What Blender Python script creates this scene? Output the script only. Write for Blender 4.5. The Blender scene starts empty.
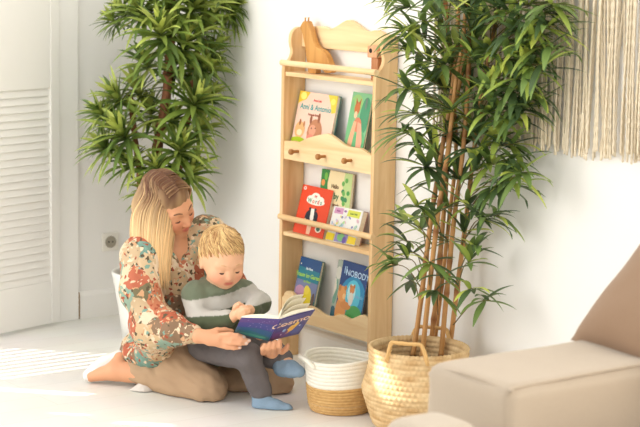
import bpy, math, random
import numpy as np
from mathutils import Vector, noise, Matrix
random.seed(7); rng = np.random.default_rng(7)
SC = bpy.context.scene
COL = SC.collection
PI = math.pi

# ------------------------------------------------------------------ camera frame (metres; room corner at the origin)
FPX = 1800.0
_p, _r, _a = math.radians(8.5), math.radians(1.0), math.radians(36.4)
CU = np.array([math.sin(_a), -math.cos(_a)]); CV = np.array([math.cos(_a), math.sin(_a)])
def gv(X, T, Z=0.0):
    """vector from camera ground axes: X to the right, T towards the camera, Z up"""
    return np.array([X*CU[0]-T*CU[1], X*CV[0]-T*CV[1], Z])
_R0, _D0, _Z = gv(1, 0), gv(0, -1), np.array([0, 0, 1.0])
CF = _D0*math.cos(_p)-_Z*math.sin(_p); _U0 = _D0*math.sin(_p)+_Z*math.cos(_p)
CR = math.cos(_r)*_R0+math.sin(_r)*_U0; CUP = -math.sin(_r)*_R0+math.cos(_r)*_U0
CAM = np.array([6.8045, -4.1484, 1.63])
def ray(x, y): return CF+(x-320)/FPX*CR-(y-213.5)/FPX*CUP
def P(x, y, D):
    d = ray(x, y); return CAM+d*(D/(d@_D0))
def on_floor(x, y, z=0.0):
    d = ray(x, y); return CAM+d*((z-CAM[2])/d[2])
def on_y(x, y, yy):
    d = ray(x, y); return CAM+d*((yy-CAM[1])/d[1])
def on_x(x, y, xx):
    d = ray(x, y); return CAM+d*((xx-CAM[0])/d[0])
def nrm(v): v = np.asarray(v, float); return v/np.linalg.norm(v)

def lin(c):
    return tuple(((v/255)/12.92 if v/255 <= .04045 else (((v/255)+.055)/1.055)**2.4) for v in c)

# ------------------------------------------------------------------ materials
MATS = {}
def new_mat(name):
    m = bpy.data.materials.new(name); m.use_nodes = True
    MATS[name] = m
    nt = m.node_tree; b = nt.nodes['Principled BSDF']
    return m, nt, b
def plain(name, rgb, rough=.6, spec=.4, metal=0, bump=0, bscale=60, var=0, sheen=0):
    if name in MATS: return MATS[name]
    m, nt, b = new_mat(name)
    c = lin(rgb)
    b.inputs['Base Color'].default_value = (*c, 1)
    b.inputs['Roughness'].default_value = rough
    b.inputs['Specular IOR Level'].default_value = spec
    b.inputs['Metallic'].default_value = metal
    if sheen: b.inputs['Sheen Weight'].default_value = sheen
    if bump or var:
        tc = nt.nodes.new('ShaderNodeTexCoord'); n = nt.nodes.new('ShaderNodeTexNoise')
        n.inputs['Scale'].default_value = bscale; n.inputs['Detail'].default_value = 4
        nt.links.new(tc.outputs['Object'], n.inputs['Vector'])
        if bump:
            bp = nt.nodes.new('ShaderNodeBump'); bp.inputs['Strength'].default_value = bump; bp.inputs['Distance'].default_value = .004
            nt.links.new(n.outputs['Fac'], bp.inputs['Height']); nt.links.new(bp.outputs['Normal'], b.inputs['Normal'])
        if var:
            r = nt.nodes.new('ShaderNodeValToRGB')
            r.color_ramp.elements[0].position = .3; r.color_ramp.elements[1].position = .7
            r.color_ramp.elements[0].color = (*[v*(1-var) for v in c], 1); r.color_ramp.elements[1].color = (*[min(1, v*(1+var)) for v in c], 1)
            nt.links.new(n.outputs['Fac'], r.inputs['Fac']); nt.links.new(r.outputs['Color'], b.inputs['Base Color'])
    return m
def vcol(name, rough=.6, spec=.3, trans=0, bump=0, bscale=120, sss=0, sheen=0, aniso=False):
    if name in MATS: return MATS[name]
    m, nt, b = new_mat(name)
    a = nt.nodes.new('ShaderNodeVertexColor'); a.layer_name = 'col'
    nt.links.new(a.outputs['Color'], b.inputs['Base Color'])
    b.inputs['Roughness'].default_value = rough; b.inputs['Specular IOR Level'].default_value = spec
    if sss:
        b.inputs['Subsurface Weight'].default_value = sss; b.inputs['Subsurface Radius'].default_value = (.012, .005, .003)
        b.inputs['Subsurface Scale'].default_value = 1.0
    if sheen: b.inputs['Sheen Weight'].default_value = sheen
    if bump:
        tc = nt.nodes.new('ShaderNodeTexCoord'); n = nt.nodes.new('ShaderNodeTexNoise'); n.inputs['Scale'].default_value = bscale
        bp = nt.nodes.new('ShaderNodeBump'); bp.inputs['Strength'].default_value = bump; bp.inputs['Distance'].default_value = .003
        nt.links.new(tc.outputs['Object'], n.inputs['Vector']); nt.links.new(n.outputs['Fac'], bp.inputs['Height']); nt.links.new(bp.outputs['Normal'], b.inputs['Normal'])
    if trans:
        t = nt.nodes.new('ShaderNodeBsdfTranslucent'); mx = nt.nodes.new('ShaderNodeMixShader'); mx.inputs[0].default_value = trans
        nt.links.new(a.outputs['Color'], t.inputs['Color'])
        nt.links.new(b.outputs[0], mx.inputs[1]); nt.links.new(t.outputs[0], mx.inputs[2])
        nt.links.new(mx.outputs[0], nt.nodes['Material Output'].inputs[0])
    return m
def wood(name, rgb, dark, axis='z', rough=.5):
    if name in MATS: return MATS[name]
    m, nt, b = new_mat(name)
    tc = nt.nodes.new('ShaderNodeTexCoord'); mp = nt.nodes.new('ShaderNodeMapping')
    sc = {'z': (30, 30, 2.2), 'x': (2.2, 30, 30), 'y': (30, 2.2, 30)}[axis]
    mp.inputs['Scale'].default_value = sc
    n = nt.nodes.new('ShaderNodeTexNoise'); n.inputs['Scale'].default_value = 1.0; n.inputs['Detail'].default_value = 6; n.inputs['Distortion'].default_value = .6
    r = nt.nodes.new('ShaderNodeValToRGB')
    r.color_ramp.elements[0].position = .32; r.color_ramp.elements[0].color = (*lin(dark), 1)
    r.color_ramp.elements[1].position = .62; r.color_ramp.elements[1].color = (*lin(rgb), 1)
    nt.links.new(tc.outputs['Object'], mp.inputs['Vector']); nt.links.new(mp.outputs[0], n.inputs['Vector'])
    nt.links.new(n.outputs['Fac'], r.inputs['Fac']); nt.links.new(r.outputs[0], b.inputs['Base Color'])
    b.inputs['Roughness'].default_value = rough; b.inputs['Specular IOR Level'].default_value = .3
    return m

# ------------------------------------------------------------------ mesh builder
WL = {}
def world_loc(o): return WL.get(o.name, np.zeros(3))
class MB:
    def __init__(s): s.v = []; s.f = []; s.c = []; s.m = []
    def add(s, vs, fs, col=None, mi=0):
        o = len(s.v)
        s.v.extend([tuple(map(float, p)) for p in vs]); s.f.extend([tuple(i+o for i in f) for f in fs])
        s.m.extend([mi]*len(fs))
        if col is None: col = (.8, .8, .8)
        if len(col) == len(vs) and hasattr(col[0], '__len__'): s.c.extend([tuple(q) for q in col])
        else: s.c.extend([tuple(col)]*len(vs))
        return o
    def box(s, lo, hi, col=None, mi=0, M=None, org=(0, 0, 0)):
        (a, b, c), (d, e, g) = lo, hi
        vs = [(a, b, c), (d, b, c), (d, e, c), (a, e, c), (a, b, g), (d, b, g), (d, e, g), (a, e, g)]
        if M is not None: vs = [np.asarray(org)+M@np.array(q) for q in vs]
        s.add(vs, [(0, 3, 2, 1), (4, 5, 6, 7), (0, 1, 5, 4), (1, 2, 6, 5), (2, 3, 7, 6), (3, 0, 4, 7)], col, mi)
    def tube(s, pts, rad, n=8, col=None, mi=0, flat=1.0, ref=None):
        pts = [np.asarray(p, float) for p in pts]; k = len(pts)
        if not hasattr(rad, '__len__'): rad = [rad]*k
        vs = []; cs = []
        prev = None
        for i in range(k):
            t = nrm(pts[min(i+1, k-1)]-pts[max(i-1, 0)])
            if prev is None:
                h = np.array([0, 0, 1.0]) if abs(t[2]) < .9 else np.array([1.0, 0, 0])
                if ref is not None: h = np.asarray(ref)
                prev = nrm(np.cross(t, h))
            a = nrm(prev-t*(prev@t)); prev = a; b = np.cross(t, a)
            for j in range(n):
                w = 2*PI*j/n; vs.append(pts[i]+rad[i]*(a*math.cos(w)+b*flat*math.sin(w)))
                if col is not None and hasattr(col[0], '__len__'): cs.append(col[i])
        fs = [(i*n+j, i*n+(j+1) % n, (i+1)*n+(j+1) % n, (i+1)*n+j) for i in range(k-1) for j in range(n)]
        fs += [tuple(range(n))[::-1], tuple((k-1)*n+j for j in range(n))]
        s.add(vs, fs, cs if cs else col, mi)
    def lathe(s, prof, c, n=48, col=None, mi=0):
        vs = [(c[0]+r*math.cos(2*PI*j/n), c[1]+r*math.sin(2*PI*j/n), c[2]+z) for r, z in prof for j in range(n)]
        k = len(prof)
        fs = [(i*n+j, i*n+(j+1) % n, (i+1)*n+(j+1) % n, (i+1)*n+j) for i in range(k-1) for j in range(n)]
        s.add(vs, fs, col, mi)
    def prism(s, poly, org, ax, ay, nv, th, col=None, mi=0):
        """polygon (2-d) in axes ax, ay from org, extruded by th along nv"""
        org, ax, ay, nv = map(np.asarray, (org, ax, ay, nv))
        k = len(poly)
        a = [org+ax*p[0]+ay*p[1] for p in poly]; b = [q+nv*th for q in a]
        s.add(a+b, [tuple(range(k))[::-1], tuple(range(k, 2*k))]+[(i, (i+1) % k, k+(i+1) % k, k+i) for i in range(k)], col, mi)
    def build(s, name, mats, parent=None, smooth=False, bevel=0, recalc=True, auto=None):
        me = bpy.data.meshes.new(name)
        off = world_loc(parent) if parent else np.zeros(3)
        me.from_pydata([tuple(np.array(q)-off) for q in s.v], [], s.f)
        if not isinstance(mats, (list, tuple)): mats = [mats]
        for m in mats: me.materials.append(m)
        me.polygons.foreach_set('material_index', s.m)
        at = me.color_attributes.new('col', 'FLOAT_COLOR', 'POINT')
        at.data.foreach_set('color', np.array([(*c[:3], 1.0) for c in s.c], dtype=np.float32).ravel())
        if recalc:
            import bmesh
            bm = bmesh.new(); bm.from_mesh(me); bmesh.ops.recalc_face_normals(bm, faces=bm.faces); bm.to_mesh(me); bm.free()
        if smooth: me.polygons.foreach_set('use_smooth', [True]*len(me.polygons))
        me.update()
        o = bpy.data.objects.new(name, me); COL.objects.link(o)
        WL[o.name] = off
        if parent: o.parent = parent
        if bevel:
            bv = o.modifiers.new('b', 'BEVEL'); bv.width = bevel; bv.segments = 2; bv.limit_method = 'ANGLE'; bv.angle_limit = math.radians(40)
        if auto:
            md = o.modifiers.new('s', 'EDGE_SPLIT'); md.split_angle = math.radians(auto)
        return o
def thing(name, label, cat, loc, group=None):
    o = bpy.data.objects.new(name, None); COL.objects.link(o)
    o.location = tuple(map(float, loc)); o.empty_display_size = .05
    WL[o.name] = np.asarray(loc, float)
    return tag(o, label, cat, group)
def tag(o, label, cat, group=None):
    o['label'] = label; o['category'] = cat
    if group: o['group'] = group
    return o
def struct(o): o['kind'] = 'structure'; return o
def catmull(pts, n=6, closed=False):
    pts = [np.asarray(p, float) for p in pts]; k = len(pts); out = []
    rngk = range(k if closed else k-1)
    for i in rngk:
        if closed: a, b, c, d = pts[(i-1) % k], pts[i], pts[(i+1) % k], pts[(i+2) % k]
        else: a, b, c, d = pts[max(i-1, 0)], pts[i], pts[i+1], pts[min(i+2, k-1)]
        for j in range(n):
            t = j/n
            out.append(.5*((2*b)+(-a+c)*t+(2*a-5*b+4*c-d)*t*t+(-a+3*b-3*c+d)*t**3))
    if not closed: out.append(pts[-1])
    return out

# ------------------------------------------------------------------ implicit surfaces -> one continuous mesh
class Field:
    def __init__(s, lo, hi, h):
        s.lo = np.asarray(lo, float); s.h = h
        s.n = np.ceil((np.asarray(hi, float)-s.lo)/h).astype(int)+1
        s.d = np.full(s.n, 1.0, np.float32)
        s.ax = [s.lo[i]+np.arange(s.n[i])*h for i in range(3)]
    def _sub(s, lo, hi):
        a = np.clip(np.floor((lo-s.lo)/s.h).astype(int), 0, s.n); b = np.clip(np.ceil((hi-s.lo)/s.h).astype(int)+1, 0, s.n)
        sl = tuple(slice(a[i], b[i]) for i in range(3))
        X, Y, Z = np.meshgrid(*[s.ax[i][a[i]:b[i]] for i in range(3)], indexing='ij', sparse=True)
        return sl, X, Y, Z
    def _mix(s, sl, d, k):
        a = s.d[sl]
        if k <= 0: s.d[sl] = np.minimum(a, d); return
        h = np.clip(.5+.5*(a-d)/k, 0, 1)
        s.d[sl] = a+(d-a)*h-k*h*(1-h)
    def cone(s, a, b, ra, rb=None, k=.02):
        rb = ra if rb is None else rb
        a = np.asarray(a, float); b = np.asarray(b, float); m = max(ra, rb)+k*1.2+3*s.h
        sl, X, Y, Z = s._sub(np.minimum(a, b)-m, np.maximum(a, b)+m)
        if s.d[sl].size == 0: return
        ab = b-a; L = max(ab@ab, 1e-9)
        t = np.clip(((X-a[0])*ab[0]+(Y-a[1])*ab[1]+(Z-a[2])*ab[2])/L, 0, 1)
        d = np.sqrt((X-a[0]-t*ab[0])**2+(Y-a[1]-t*ab[1])**2+(Z-a[2]-t*ab[2])**2)-(ra+(rb-ra)*t)
        s._mix(sl, d, k)
    def chain(s, pts, rad, k=.02):
        if not hasattr(rad, '__len__'): rad = [rad]*len(pts)
        for i in range(len(pts)-1): s.cone(pts[i], pts[i+1], rad[i], rad[i+1], k)
    def _ell(s, c, r, M, m):
        c = np.asarray(c, float); R = max(r)+m
        sl, X, Y, Z = s._sub(c-R, c+R)
        x, y, z = X-c[0], Y-c[1], Z-c[2]
        q = [(x*M[i][0]+y*M[i][1]+z*M[i][2]) for i in range(3)]
        k0 = np.sqrt(sum((q[i]/r[i])**2 for i in range(3))); k1 = np.sqrt(sum((q[i]/r[i]**2)**2 for i in range(3)))+1e-9
        return sl, k0*(k0-1)/k1
    def ell(s, c, r, M=None, k=.02):
        M = np.eye(3) if M is None else M
        sl, d = s._ell(c, r, M, k*1.2+3*s.h)
        if s.d[sl].size: s._mix(sl, d, k)
    def cut(s, c, r, M=None, k=.01):
        M = np.eye(3) if M is None else M
        sl, d = s._ell(c, r, M, k*1.2+3*s.h)
        a = s.d[sl]
        if not a.size: return
        h = np.clip(.5-.5*(a+d)/max(k, 1e-6), 0, 1)
        s.d[sl] = a+(-d-a)*h+k*h*(1-h)
    def rbox(s, c, half, M, rad, k=.02):
        c = np.asarray(c, float); R = np.linalg.norm(half)+k+3*s.h
        sl, X, Y, Z = s._sub(c-R, c+R); x, y, z = X-c[0], Y-c[1], Z-c[2]
        q = [np.abs(x*M[i][0]+y*M[i][1]+z*M[i][2])-(half[i]-rad) for i in range(3)]
        d = np.sqrt(sum(np.maximum(w, 0)**2 for w in q))+np.minimum(np.maximum(np.maximum(q[0], q[1]), q[2]), 0)-rad
        s._mix(sl, d, k)
    def clip_below(s, z):
        """flatten against a level surface (floor)"""
        Z = s.ax[2][None, None, :]
        s.d = np.maximum(s.d, (z-Z)).astype(np.float32)
    def arrays(s):
        d = s.d; neg = d < 0
        c = neg[:-1, :-1, :-1].astype(np.int8)
        tot = np.zeros(c.shape, np.int8)
        for i in (0, 1):
            for j in (0, 1):
                for k in (0, 1):
                    tot += neg[i:d.shape[0]-1+i, j:d.shape[1]-1+j, k:d.shape[2]-1+k]
        cells = np.argwhere((tot > 0) & (tot < 8))
        idx = np.full(c.shape, -1, np.int32); idx[tuple(cells.T)] = np.arange(len(cells))
        cn = {}
        for i in (0, 1):
            for j in (0, 1):
                for k in (0, 1): cn[i, j, k] = d[cells[:, 0]+i, cells[:, 1]+j, cells[:, 2]+k]
        acc = np.zeros((len(cells), 3)); cnt = np.zeros(len(cells))
        for a in cn:
            for ax in range(3):
                if a[ax] == 0:
                    b = list(a); b[ax] = 1; b = tuple(b)
                    va, vb = cn[a], cn[b]; m = (va < 0) != (vb < 0)
                    t = np.where(m, va/np.where(m, va-vb, 1), 0)
                    p = np.array(a, float)[None, :].repeat(len(cells), 0); p[:, ax] += t
                    acc += p*m[:, None]; cnt += m
        V = s.lo+(cells+acc/np.maximum(cnt, 1)[:, None])*s.h
        F = []
        for ax in range(3):
            u, w = [(1, 2), (2, 0), (0, 1)][ax]
            sa = [slice(None)]*3; sb = [slice(None)]*3
            sa[ax] = slice(0, -1); sb[ax] = slice(1, None)
            A, B = neg[tuple(sa)], neg[tuple(sb)]
            e = np.argwhere(A != B)
            e = e[(e[:, u] > 0) & (e[:, w] > 0) & (e[:, u] < d.shape[u]-1) & (e[:, w] < d.shape[w]-1)]
            inside = A[tuple(e.T)]
            def at(du, dw):
                q = e.copy(); q[:, u] -= du; q[:, w] -= dw; return idx[tuple(q.T)]
            quad = np.stack([at(1, 1), at(0, 1), at(0, 0), at(1, 0)], 1)
            quad[~inside] = quad[~inside][:, ::-1]
            F.append(quad)
        F = np.concatenate(F); F = F[(F >= 0).all(1)]
        return V, F
def smooth_verts(V, F, it=1, w=.5):
    for _ in range(it):
        acc = np.zeros_like(V); cnt = np.zeros(len(V))
        for i in range(4):
            for j in ((i+1) % 4, (i-1) % 4):
                np.add.at(acc, F[:, i], V[F[:, j]]); np.add.at(cnt, F[:, i], 1)
        V = V*(1-w)+w*acc/np.maximum(cnt, 1)[:, None]
    return V
def field_obj(name, fld, mat, parent=None, color=None, smooth=1, fold=None, prune=True):
    V, F = fld.arrays()
    V = smooth_verts(V, F, smooth)
    off = world_loc(parent) if parent else np.zeros(3)
    if fold:
        e1 = V[F[:, 2]]-V[F[:, 0]]; e2 = V[F[:, 3]]-V[F[:, 1]]; fn = np.cross(e1, e2)
        N = np.zeros_like(V)
        for i in range(4): np.add.at(N, F[:, i], fn)
        N /= np.maximum(np.linalg.norm(N, axis=1), 1e-9)[:, None]
        V = V+N*np.array([fold(p) for p in V])[:, None]
    me = bpy.data.meshes.new(name)
    me.vertices.add(len(V)); me.vertices.foreach_set('co', (V-off).astype(np.float32).ravel())
    me.loops.add(len(F)*4); me.loops.foreach_set('vertex_index', F.astype(np.int32).ravel())
    me.polygons.add(len(F)); me.polygons.foreach_set('loop_start', np.arange(len(F), dtype=np.int32)*4)
    me.polygons.foreach_set('use_smooth', np.ones(len(F), bool))
    me.update(calc_edges=True); me.validate()
    me.materials.append(mat)
    at = me.color_attributes.new('col', 'FLOAT_COLOR', 'POINT')
    c = np.ones((len(V), 4), np.float32)*.8
    if color is not None: c[:, :3] = color(V) if callable(color) else color
    c[:, 3] = 1; at.data.foreach_set('color', c.ravel())
    o = bpy.data.objects.new(name, me); COL.objects.link(o); WL[o.name] = off
    if parent: o.parent = parent
    return o

def text_geo(txt, size, bold=0.0):
    cu = bpy.data.curves.new('lettering', 'FONT'); cu.body = txt; cu.size = size; cu.align_x = 'CENTER'; cu.align_y = 'CENTER'; cu.offset = bold
    cu.resolution_u = 3
    o = bpy.data.objects.new('lettering', cu); COL.objects.link(o)
    bpy.context.view_layer.update()
    ev = o.evaluated_get(bpy.context.evaluated_depsgraph_get()); me = ev.to_mesh()
    vs = [tuple(v.co) for v in me.vertices]; fs = [tuple(p.vertices) for p in me.polygons]
    ev.to_mesh_clear(); bpy.data.objects.remove(o); bpy.data.curves.remove(cu)
    return vs, fs

# ================================================================== SETTING
WHITE = plain('wall_paint', (243, 241, 237), .75, .2, bump=.08, bscale=40)
TRIMW = plain('trim_paint', (245, 243, 238), .45, .35)
DOORW = plain('door_paint', (243, 241, 236), .5, .35)
def floor_mat():
    m, nt, b = new_mat('painted_boards')
    tc = nt.nodes.new('ShaderNodeTexCoord'); mp = nt.nodes.new('ShaderNodeMapping'); mp.inputs['Rotation'].default_value = (0, 0, PI/2)
    br = nt.nodes.new('ShaderNodeTexBrick'); br.inputs['Scale'].default_value = 1; br.inputs['Brick Width'].default_value = 2.4; br.inputs['Row Height'].default_value = .14
    br.inputs['Mortar Size'].default_value = .0016; br.inputs['Mortar Smooth'].default_value = .6
    br.inputs['Color1'].default_value = (*lin((241, 239, 233)), 1); br.inputs['Color2'].default_value = (*lin((238, 235, 229)), 1); br.inputs['Mortar'].default_value = (*lin((224, 220, 210)), 1)
    nz = nt.nodes.new('ShaderNodeTexNoise'); nz.inputs['Scale'].default_value = 3
    mx = nt.nodes.new('ShaderNodeMix'); mx.data_type = 'RGBA'; mx.blend_type = 'MULTIPLY'; mx.inputs[0].default_value = .12
    nt.links.new(tc.outputs['Object'], mp.inputs[0]); nt.links.new(mp.outputs[0], br.inputs['Vector'])
    nt.links.new(tc.outputs['Object'], nz.inputs['Vector'])
    nt.links.new(br.outputs['Color'], mx.inputs[6]); nt.links.new(nz.outputs['Color'], mx.inputs[7]); nt.links.new(mx.outputs[2], b.inputs['Base Color'])
    b.inputs['Roughness'].default_value = .38; b.inputs['Specular IOR Level'].default_value = .35
    return m
m = MB(); m.box((-.4, -9, -.06), (9, .2, 0)); struct(m.build('floor', floor_mat()))
m = MB(); m.box((-.15, 0, 0), (9, .15, 4.2)); struct(m.build('wall_right', WHITE))

# the sun and the unseen openings shaped to throw its patches
SUN_EL = math.radians(33)
SUN_T = nrm(gv(.97, .16))*math.cos(SUN_EL)+np.array([0, 0, -math.sin(SUN_EL)])
def back_to_wall(p, x=0.0):
    t = (p[0]-x)/SUN_T[0]; q = np.asarray(p)-SUN_T*t; return q[1], q[2]
def hole_of(pts, py=.0, pz=.0):
    q = [back_to_wall(p) for p in pts]
    ys = [a for a, _ in q]; zs = [b for _, b in q]
    return [min(ys)-py, max(ys)+py, min(zs)-pz, max(zs)+pz]
HOLES = []
lou = hole_of([on_floor(-40, 351), on_floor(82, 345), on_floor(92, 371), on_floor(-40, 378)]); HOLES.append(lou)
for a, b in (((-5, 388), (88, 397)), ((52, 413), (92, 417)), ((122, 422), (172, 428)), ((30, 342), (118, 346))):
    HOLES.append(hole_of([on_floor(*a), on_floor(*b)], .011, .0))
HOLES.append(hole_of([np.array(q) for q in ((2.165, -.47, .17), (2.20, -.475, .135), (2.25, -.445, .215), (2.285, -.44, .14))], .03, .0))      # sun on the seagrass basket
HOLES.append(hole_of([on_y(334, 27, -.024), on_y(341, 50, -.024)], .0, .0))
def pierce(mb, x0, x1, y0, y1, z0, z1, holes):
    ys = sorted({y0, y1, *[min(max(v, y0), y1) for h in holes for v in h[:2]]}); 
    for a, b in zip(ys[:-1], ys[1:]):
        if b-a < 1e-5: continue
        mid = (a+b)/2; iv = sorted([(max(h[2], z0), h[3]) for h in holes if h[0] < mid < h[1]])
        z = z0
        for lo, hi in iv:
            if lo > z: mb.box((x0, a, z), (x1, b, lo))
            z = max(z, hi)
        if z < z1: mb.box((x0, a, z), (x1, b, z1))
m = MB(); m.box((-.15, -.55, 0), (0, .15, 4.2)); m.box((-.15, -9, 0), (0, -4.6, 4.2))
pierce(m, -.03, 0, -4.6, -.55, 0, 4.2, HOLES)  # height and openings set by where the sun is meant to fall
struct(m.build('wall_left', WHITE))
# louvred shutter in the low opening beyond the frame
m = MB()
z = lou[2]
while z < lou[3]:
    m.box((-.016, lou[0], z), (-.010, lou[1], z+.03)); z += .048
struct(m.build('window_1', DOORW))

# door casing, skirting
m = MB(); m.box((-.01, -.548, 0), (.022, -.438, 2.6)); struct(m.build('trim_1', TRIMW, bevel=.003))
m = MB(); m.prism([(0, 0), (.016, 0), (.016, .1), (.011, .112), (.006, .118), (0, .12)], (.0, -.428, 0), (1, 0, 0), (0, 0, 1), (0, 1, 0), .412); struct(m.build('baseboard_left', TRIMW))
m = MB(); m.box((0, -.436, .002), (.012, -.429, .118)); struct(m.build('trim_2', plain('raw_wood_end', (168, 132, 84), .8)))
m = MB(); m.prism([(0, 0), (.016, 0), (.016, .1), (.011, .112), (.006, .118), (0, .12)], (.0, 0, 0), (0, -1, 0), (0, 0, 1), (1, 0, 0), 6.0); struct(m.build('baseboard_right', TRIMW))

# louvred door leaf, folded a little into the room
hd = np.array([.03, -.556, 0]); dd = nrm(gv(-.606, .796)); dn = nrm(np.cross(dd, [0, 0, 1]))
if dn @ gv(0, 1) < 0: dn = -dn
DM = np.stack([dd, dn, np.array([0, 0, 1.0])], 1)
DW, DT = .56, .028
droot = bpy.data.objects.new('door_1', None); COL.objects.link(droot); droot.location = tuple(hd); WL['door_1'] = hd; struct(droot)
def dz(px, py): return float(P(px, py, 7.32)[2])
zt, zb = dz(30, 92), dz(30, 290)
m = MB()
for s0 in (0, DW-.048): m.box((s0, 0, .012), (s0+.048, DT, 2.5), M=DM, org=hd)
struct(m.build('door_stile', DOORW, droot, bevel=.003))
m = MB()
m.box((.048, .002, .012), (DW-.048, DT-.003, zb), M=DM, org=hd); m.box((.048, .002, zt), (DW-.048, DT-.003, zt+.42), M=DM, org=hd); m.box((.048, .002, 2.4), (DW-.048, DT-.003, 2.5), M=DM, org=hd)
struct(m.build('door_rail', DOORW, droot, bevel=.003))
m = MB(); ns = 26
def slat(z0, pitch):
    a = math.radians(18)
    c = hd+DM@np.array([0, DT/2, z0])
    hy, hz = .0165, .0035
    ca, sa = math.cos(a), math.sin(a)
    pr = [(-hy, -hz), (hy, -hz), (hy, hz), (-hy, hz)]
    pr = [(u*sa+v*ca, -u*ca+v*sa) for u, v in pr]
    m.prism(pr, c+dd*.048, dn, (0, 0, 1), dd, DW-.096)
pitch = (zt-zb)/ns
for i in range(ns): slat(zb+pitch*(i+.5), pitch)
for i in range(int((2.4-zt-.42)/pitch)): slat(zt+.42+pitch*(i+.5), pitch)
struct(m.build('door_slats', DOORW, droot))
m = MB()
for zc in (dz(54, 268), dz(54, 128), 1.9):
    for k in range(3): m.tube([hd+np.array([.004, .004, zc-.03+k*.02]), hd+np.array([.004, .004, zc-.013+k*.02])], .0065, 8)
struct(m.build('door_hinge', plain('hinge_steel', (170, 165, 155), .35, .5, .7), droot))

# wall socket
c = on_x(109.5, 241.5, 0)
so = thing('wall_socket', 'white square wall socket on the wall left of the woman, above the skirting', 'socket', c)
m = MB(); m.box((0, c[1]-.04, c[2]-.04), (.01, c[1]+.04, c[2]+.04)); m.build('plate', plain('socket_white', (238, 234, 224), .35), so, bevel=.003)
m = MB(); n = 24
m.lathe([(.027, 0), (.026, .004), (.0215, .004), (.02, -.0095), (.0, -.0095)], (0, 0, 0), n)  # raised disc; the shade of the recess is put into its grey
m.v = [(.0102+max(q[2], -.0095)*.0+(.004 if q[2] == .004 else 0 if q[2] == 0 else .0012), c[1]+q[0], c[2]+q[1]) for q in m.v]; m.build('well', plain('socket_well_shade', (165, 158, 142), .5), so, smooth=True, auto=40)
m = MB()
for s_ in (-.0095, .0095): m.tube([(.011, c[1]+s_, c[2]), (.0125, c[1]+s_, c[2])], .0035, 8)
m.build('hole', plain('dark', (40, 36, 32), .8), so)

# ================================================================== BOOKSHELF
X0, X1, DEP = 1.05, 1.648, .105
PINE = wood('pine_across', (247, 219, 172), (234, 195, 142), 'x'); PINEZ = wood('pine_upright', (240, 204, 154), (222, 178, 124), 'z'); PEG = wood('peg_wood', (190, 136, 80), (164, 108, 60), 'y')
sh = thing('bookshelf', 'tall pine front-facing bookshelf with wavy crest against the white wall', 'bookshelf', ((X0+X1)/2, -.05, 0))
prof = catmull([(-.003, 1.30), (-.03, 1.31), (-.052, 1.305), (-.07, 1.285), (-.074, 1.25), (-.066, 1.215), (-.078, 1.185), (-.1, 1.165), (-DEP, 1.145)], 5)
prof = [(float(a[0]), float(a[1])) for a in prof]+[(-DEP, .06), (-.085, .0), (-.03, 0), (-.003, .0)]
TH = .019
for x in (X0, X1-TH):
    m = MB(); m.prism(prof, (x, 0, 0), (0, 1, 0), (0, 0, 1), (1, 0, 0), TH); m.build('side_panel', PINEZ, sh, bevel=.002)
xa, xb = X0+TH, X1-TH
def wavy(name, pix, yf, zlo, th, endx=(xa, xb), n=5):
    pts = [on_y(px, py, yf) for px, py in pix]
    top = catmull([(p[0], p[2]) for p in pts], n)
    top = [(min(max(float(a[0]), endx[0]), endx[1]), float(a[1])) for a in top]
    top[0] = (endx[0], top[0][1]); top[-1] = (endx[1], top[-1][1])
    poly = [(endx[0], zlo[0])]+top+[(endx[1], zlo[1])]
    m = MB(); m.prism(poly, (0, yf, 0), (1, 0, 0), (0, 0, 1), (0, 1, 0), th); return m.build(name, PINE, sh, bevel=.002)
zl = [float(on_y(312, 47.5, -.024)[2]), float(on_y(368, 52.5, -.024)[2])]; zm = sum(zl)/2
wavy('crest', [(305, 32), (312.7, 26.5), (322.5, 26.5), (329, 29), (335, 27), (344.7, 20.9), (349.8, 20.4), (356, 24.3), (366, 31.2), (376, 30.4), (382, 33), (390, 41)], -.024, (zm, zm), .02)
zmid = .796
wavy('front_board', [(285, 141), (292.5, 141), (299, 142), (307.5, 138), (322.5, 134.3), (329, 134.3), (337.4, 140), (345, 145.5), (352, 147.4), (360, 148.4), (367.4, 153), (372.5, 156)], -DEP+.004, (zmid, zmid), .016)
zlow = float(on_y(368, 343, -DEP)[2])
wavy('front_board', [(283, 297), (285, 292), (289, 291), (293, 294), (297, 301), (303, 306), (309, 306), (315.7, 309), (321, 313), (327, 316), (334, 316), (340, 314.6), (345, 317), (350, 319), (356, 317), (361, 315), (365, 317), (371, 322)], -DEP+.004, (zlow, zlow), .016)
def board(zt_, y0=-DEP+.006, y1=-.003, th=.016):
    m = MB(); m.box((xa, y0, zt_-th), (xb, y1, zt_)); m.build('shelf_board', PINE, sh, bevel=.002)
ZTOP = float(on_y(289, 72.2, -DEP)[2]); ZMID = float(on_y(287.5, 232.5, -DEP)[2])
board(ZTOP); board(zmid+.016, -DEP+.02); board(ZMID); board(zlow+.016, -DEP+.02)
def rail(px, py):
    z = float(on_y(px, py, -DEP-.004)[2])
    m = MB(); m.tube([(X0-.002, -DEP+.002, z), (X1+.001, -DEP+.002, z)], .0115, 14); m.build('rail', PINE, sh, smooth=True, auto=50)
rail(300, 64.6); rail(300, 221.2)
for px, py in ((297.3, 151.5), (324.3, 156.4), (350.5, 160.5)):
    c = on_y(px, py, -DEP)
    m = MB(); m.tube([(c[0], -DEP+.006, c[2]), (c[0], -DEP-.02, c[2]), (c[0], -DEP-.024, c[2]), (c[0], -DEP-.034, c[2]), (c[0], -DEP-.038, c[2])], [.006, .006, .011, .0115, .008], 14)
    m.build('peg', PEG, sh, smooth=True, auto=50)

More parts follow.
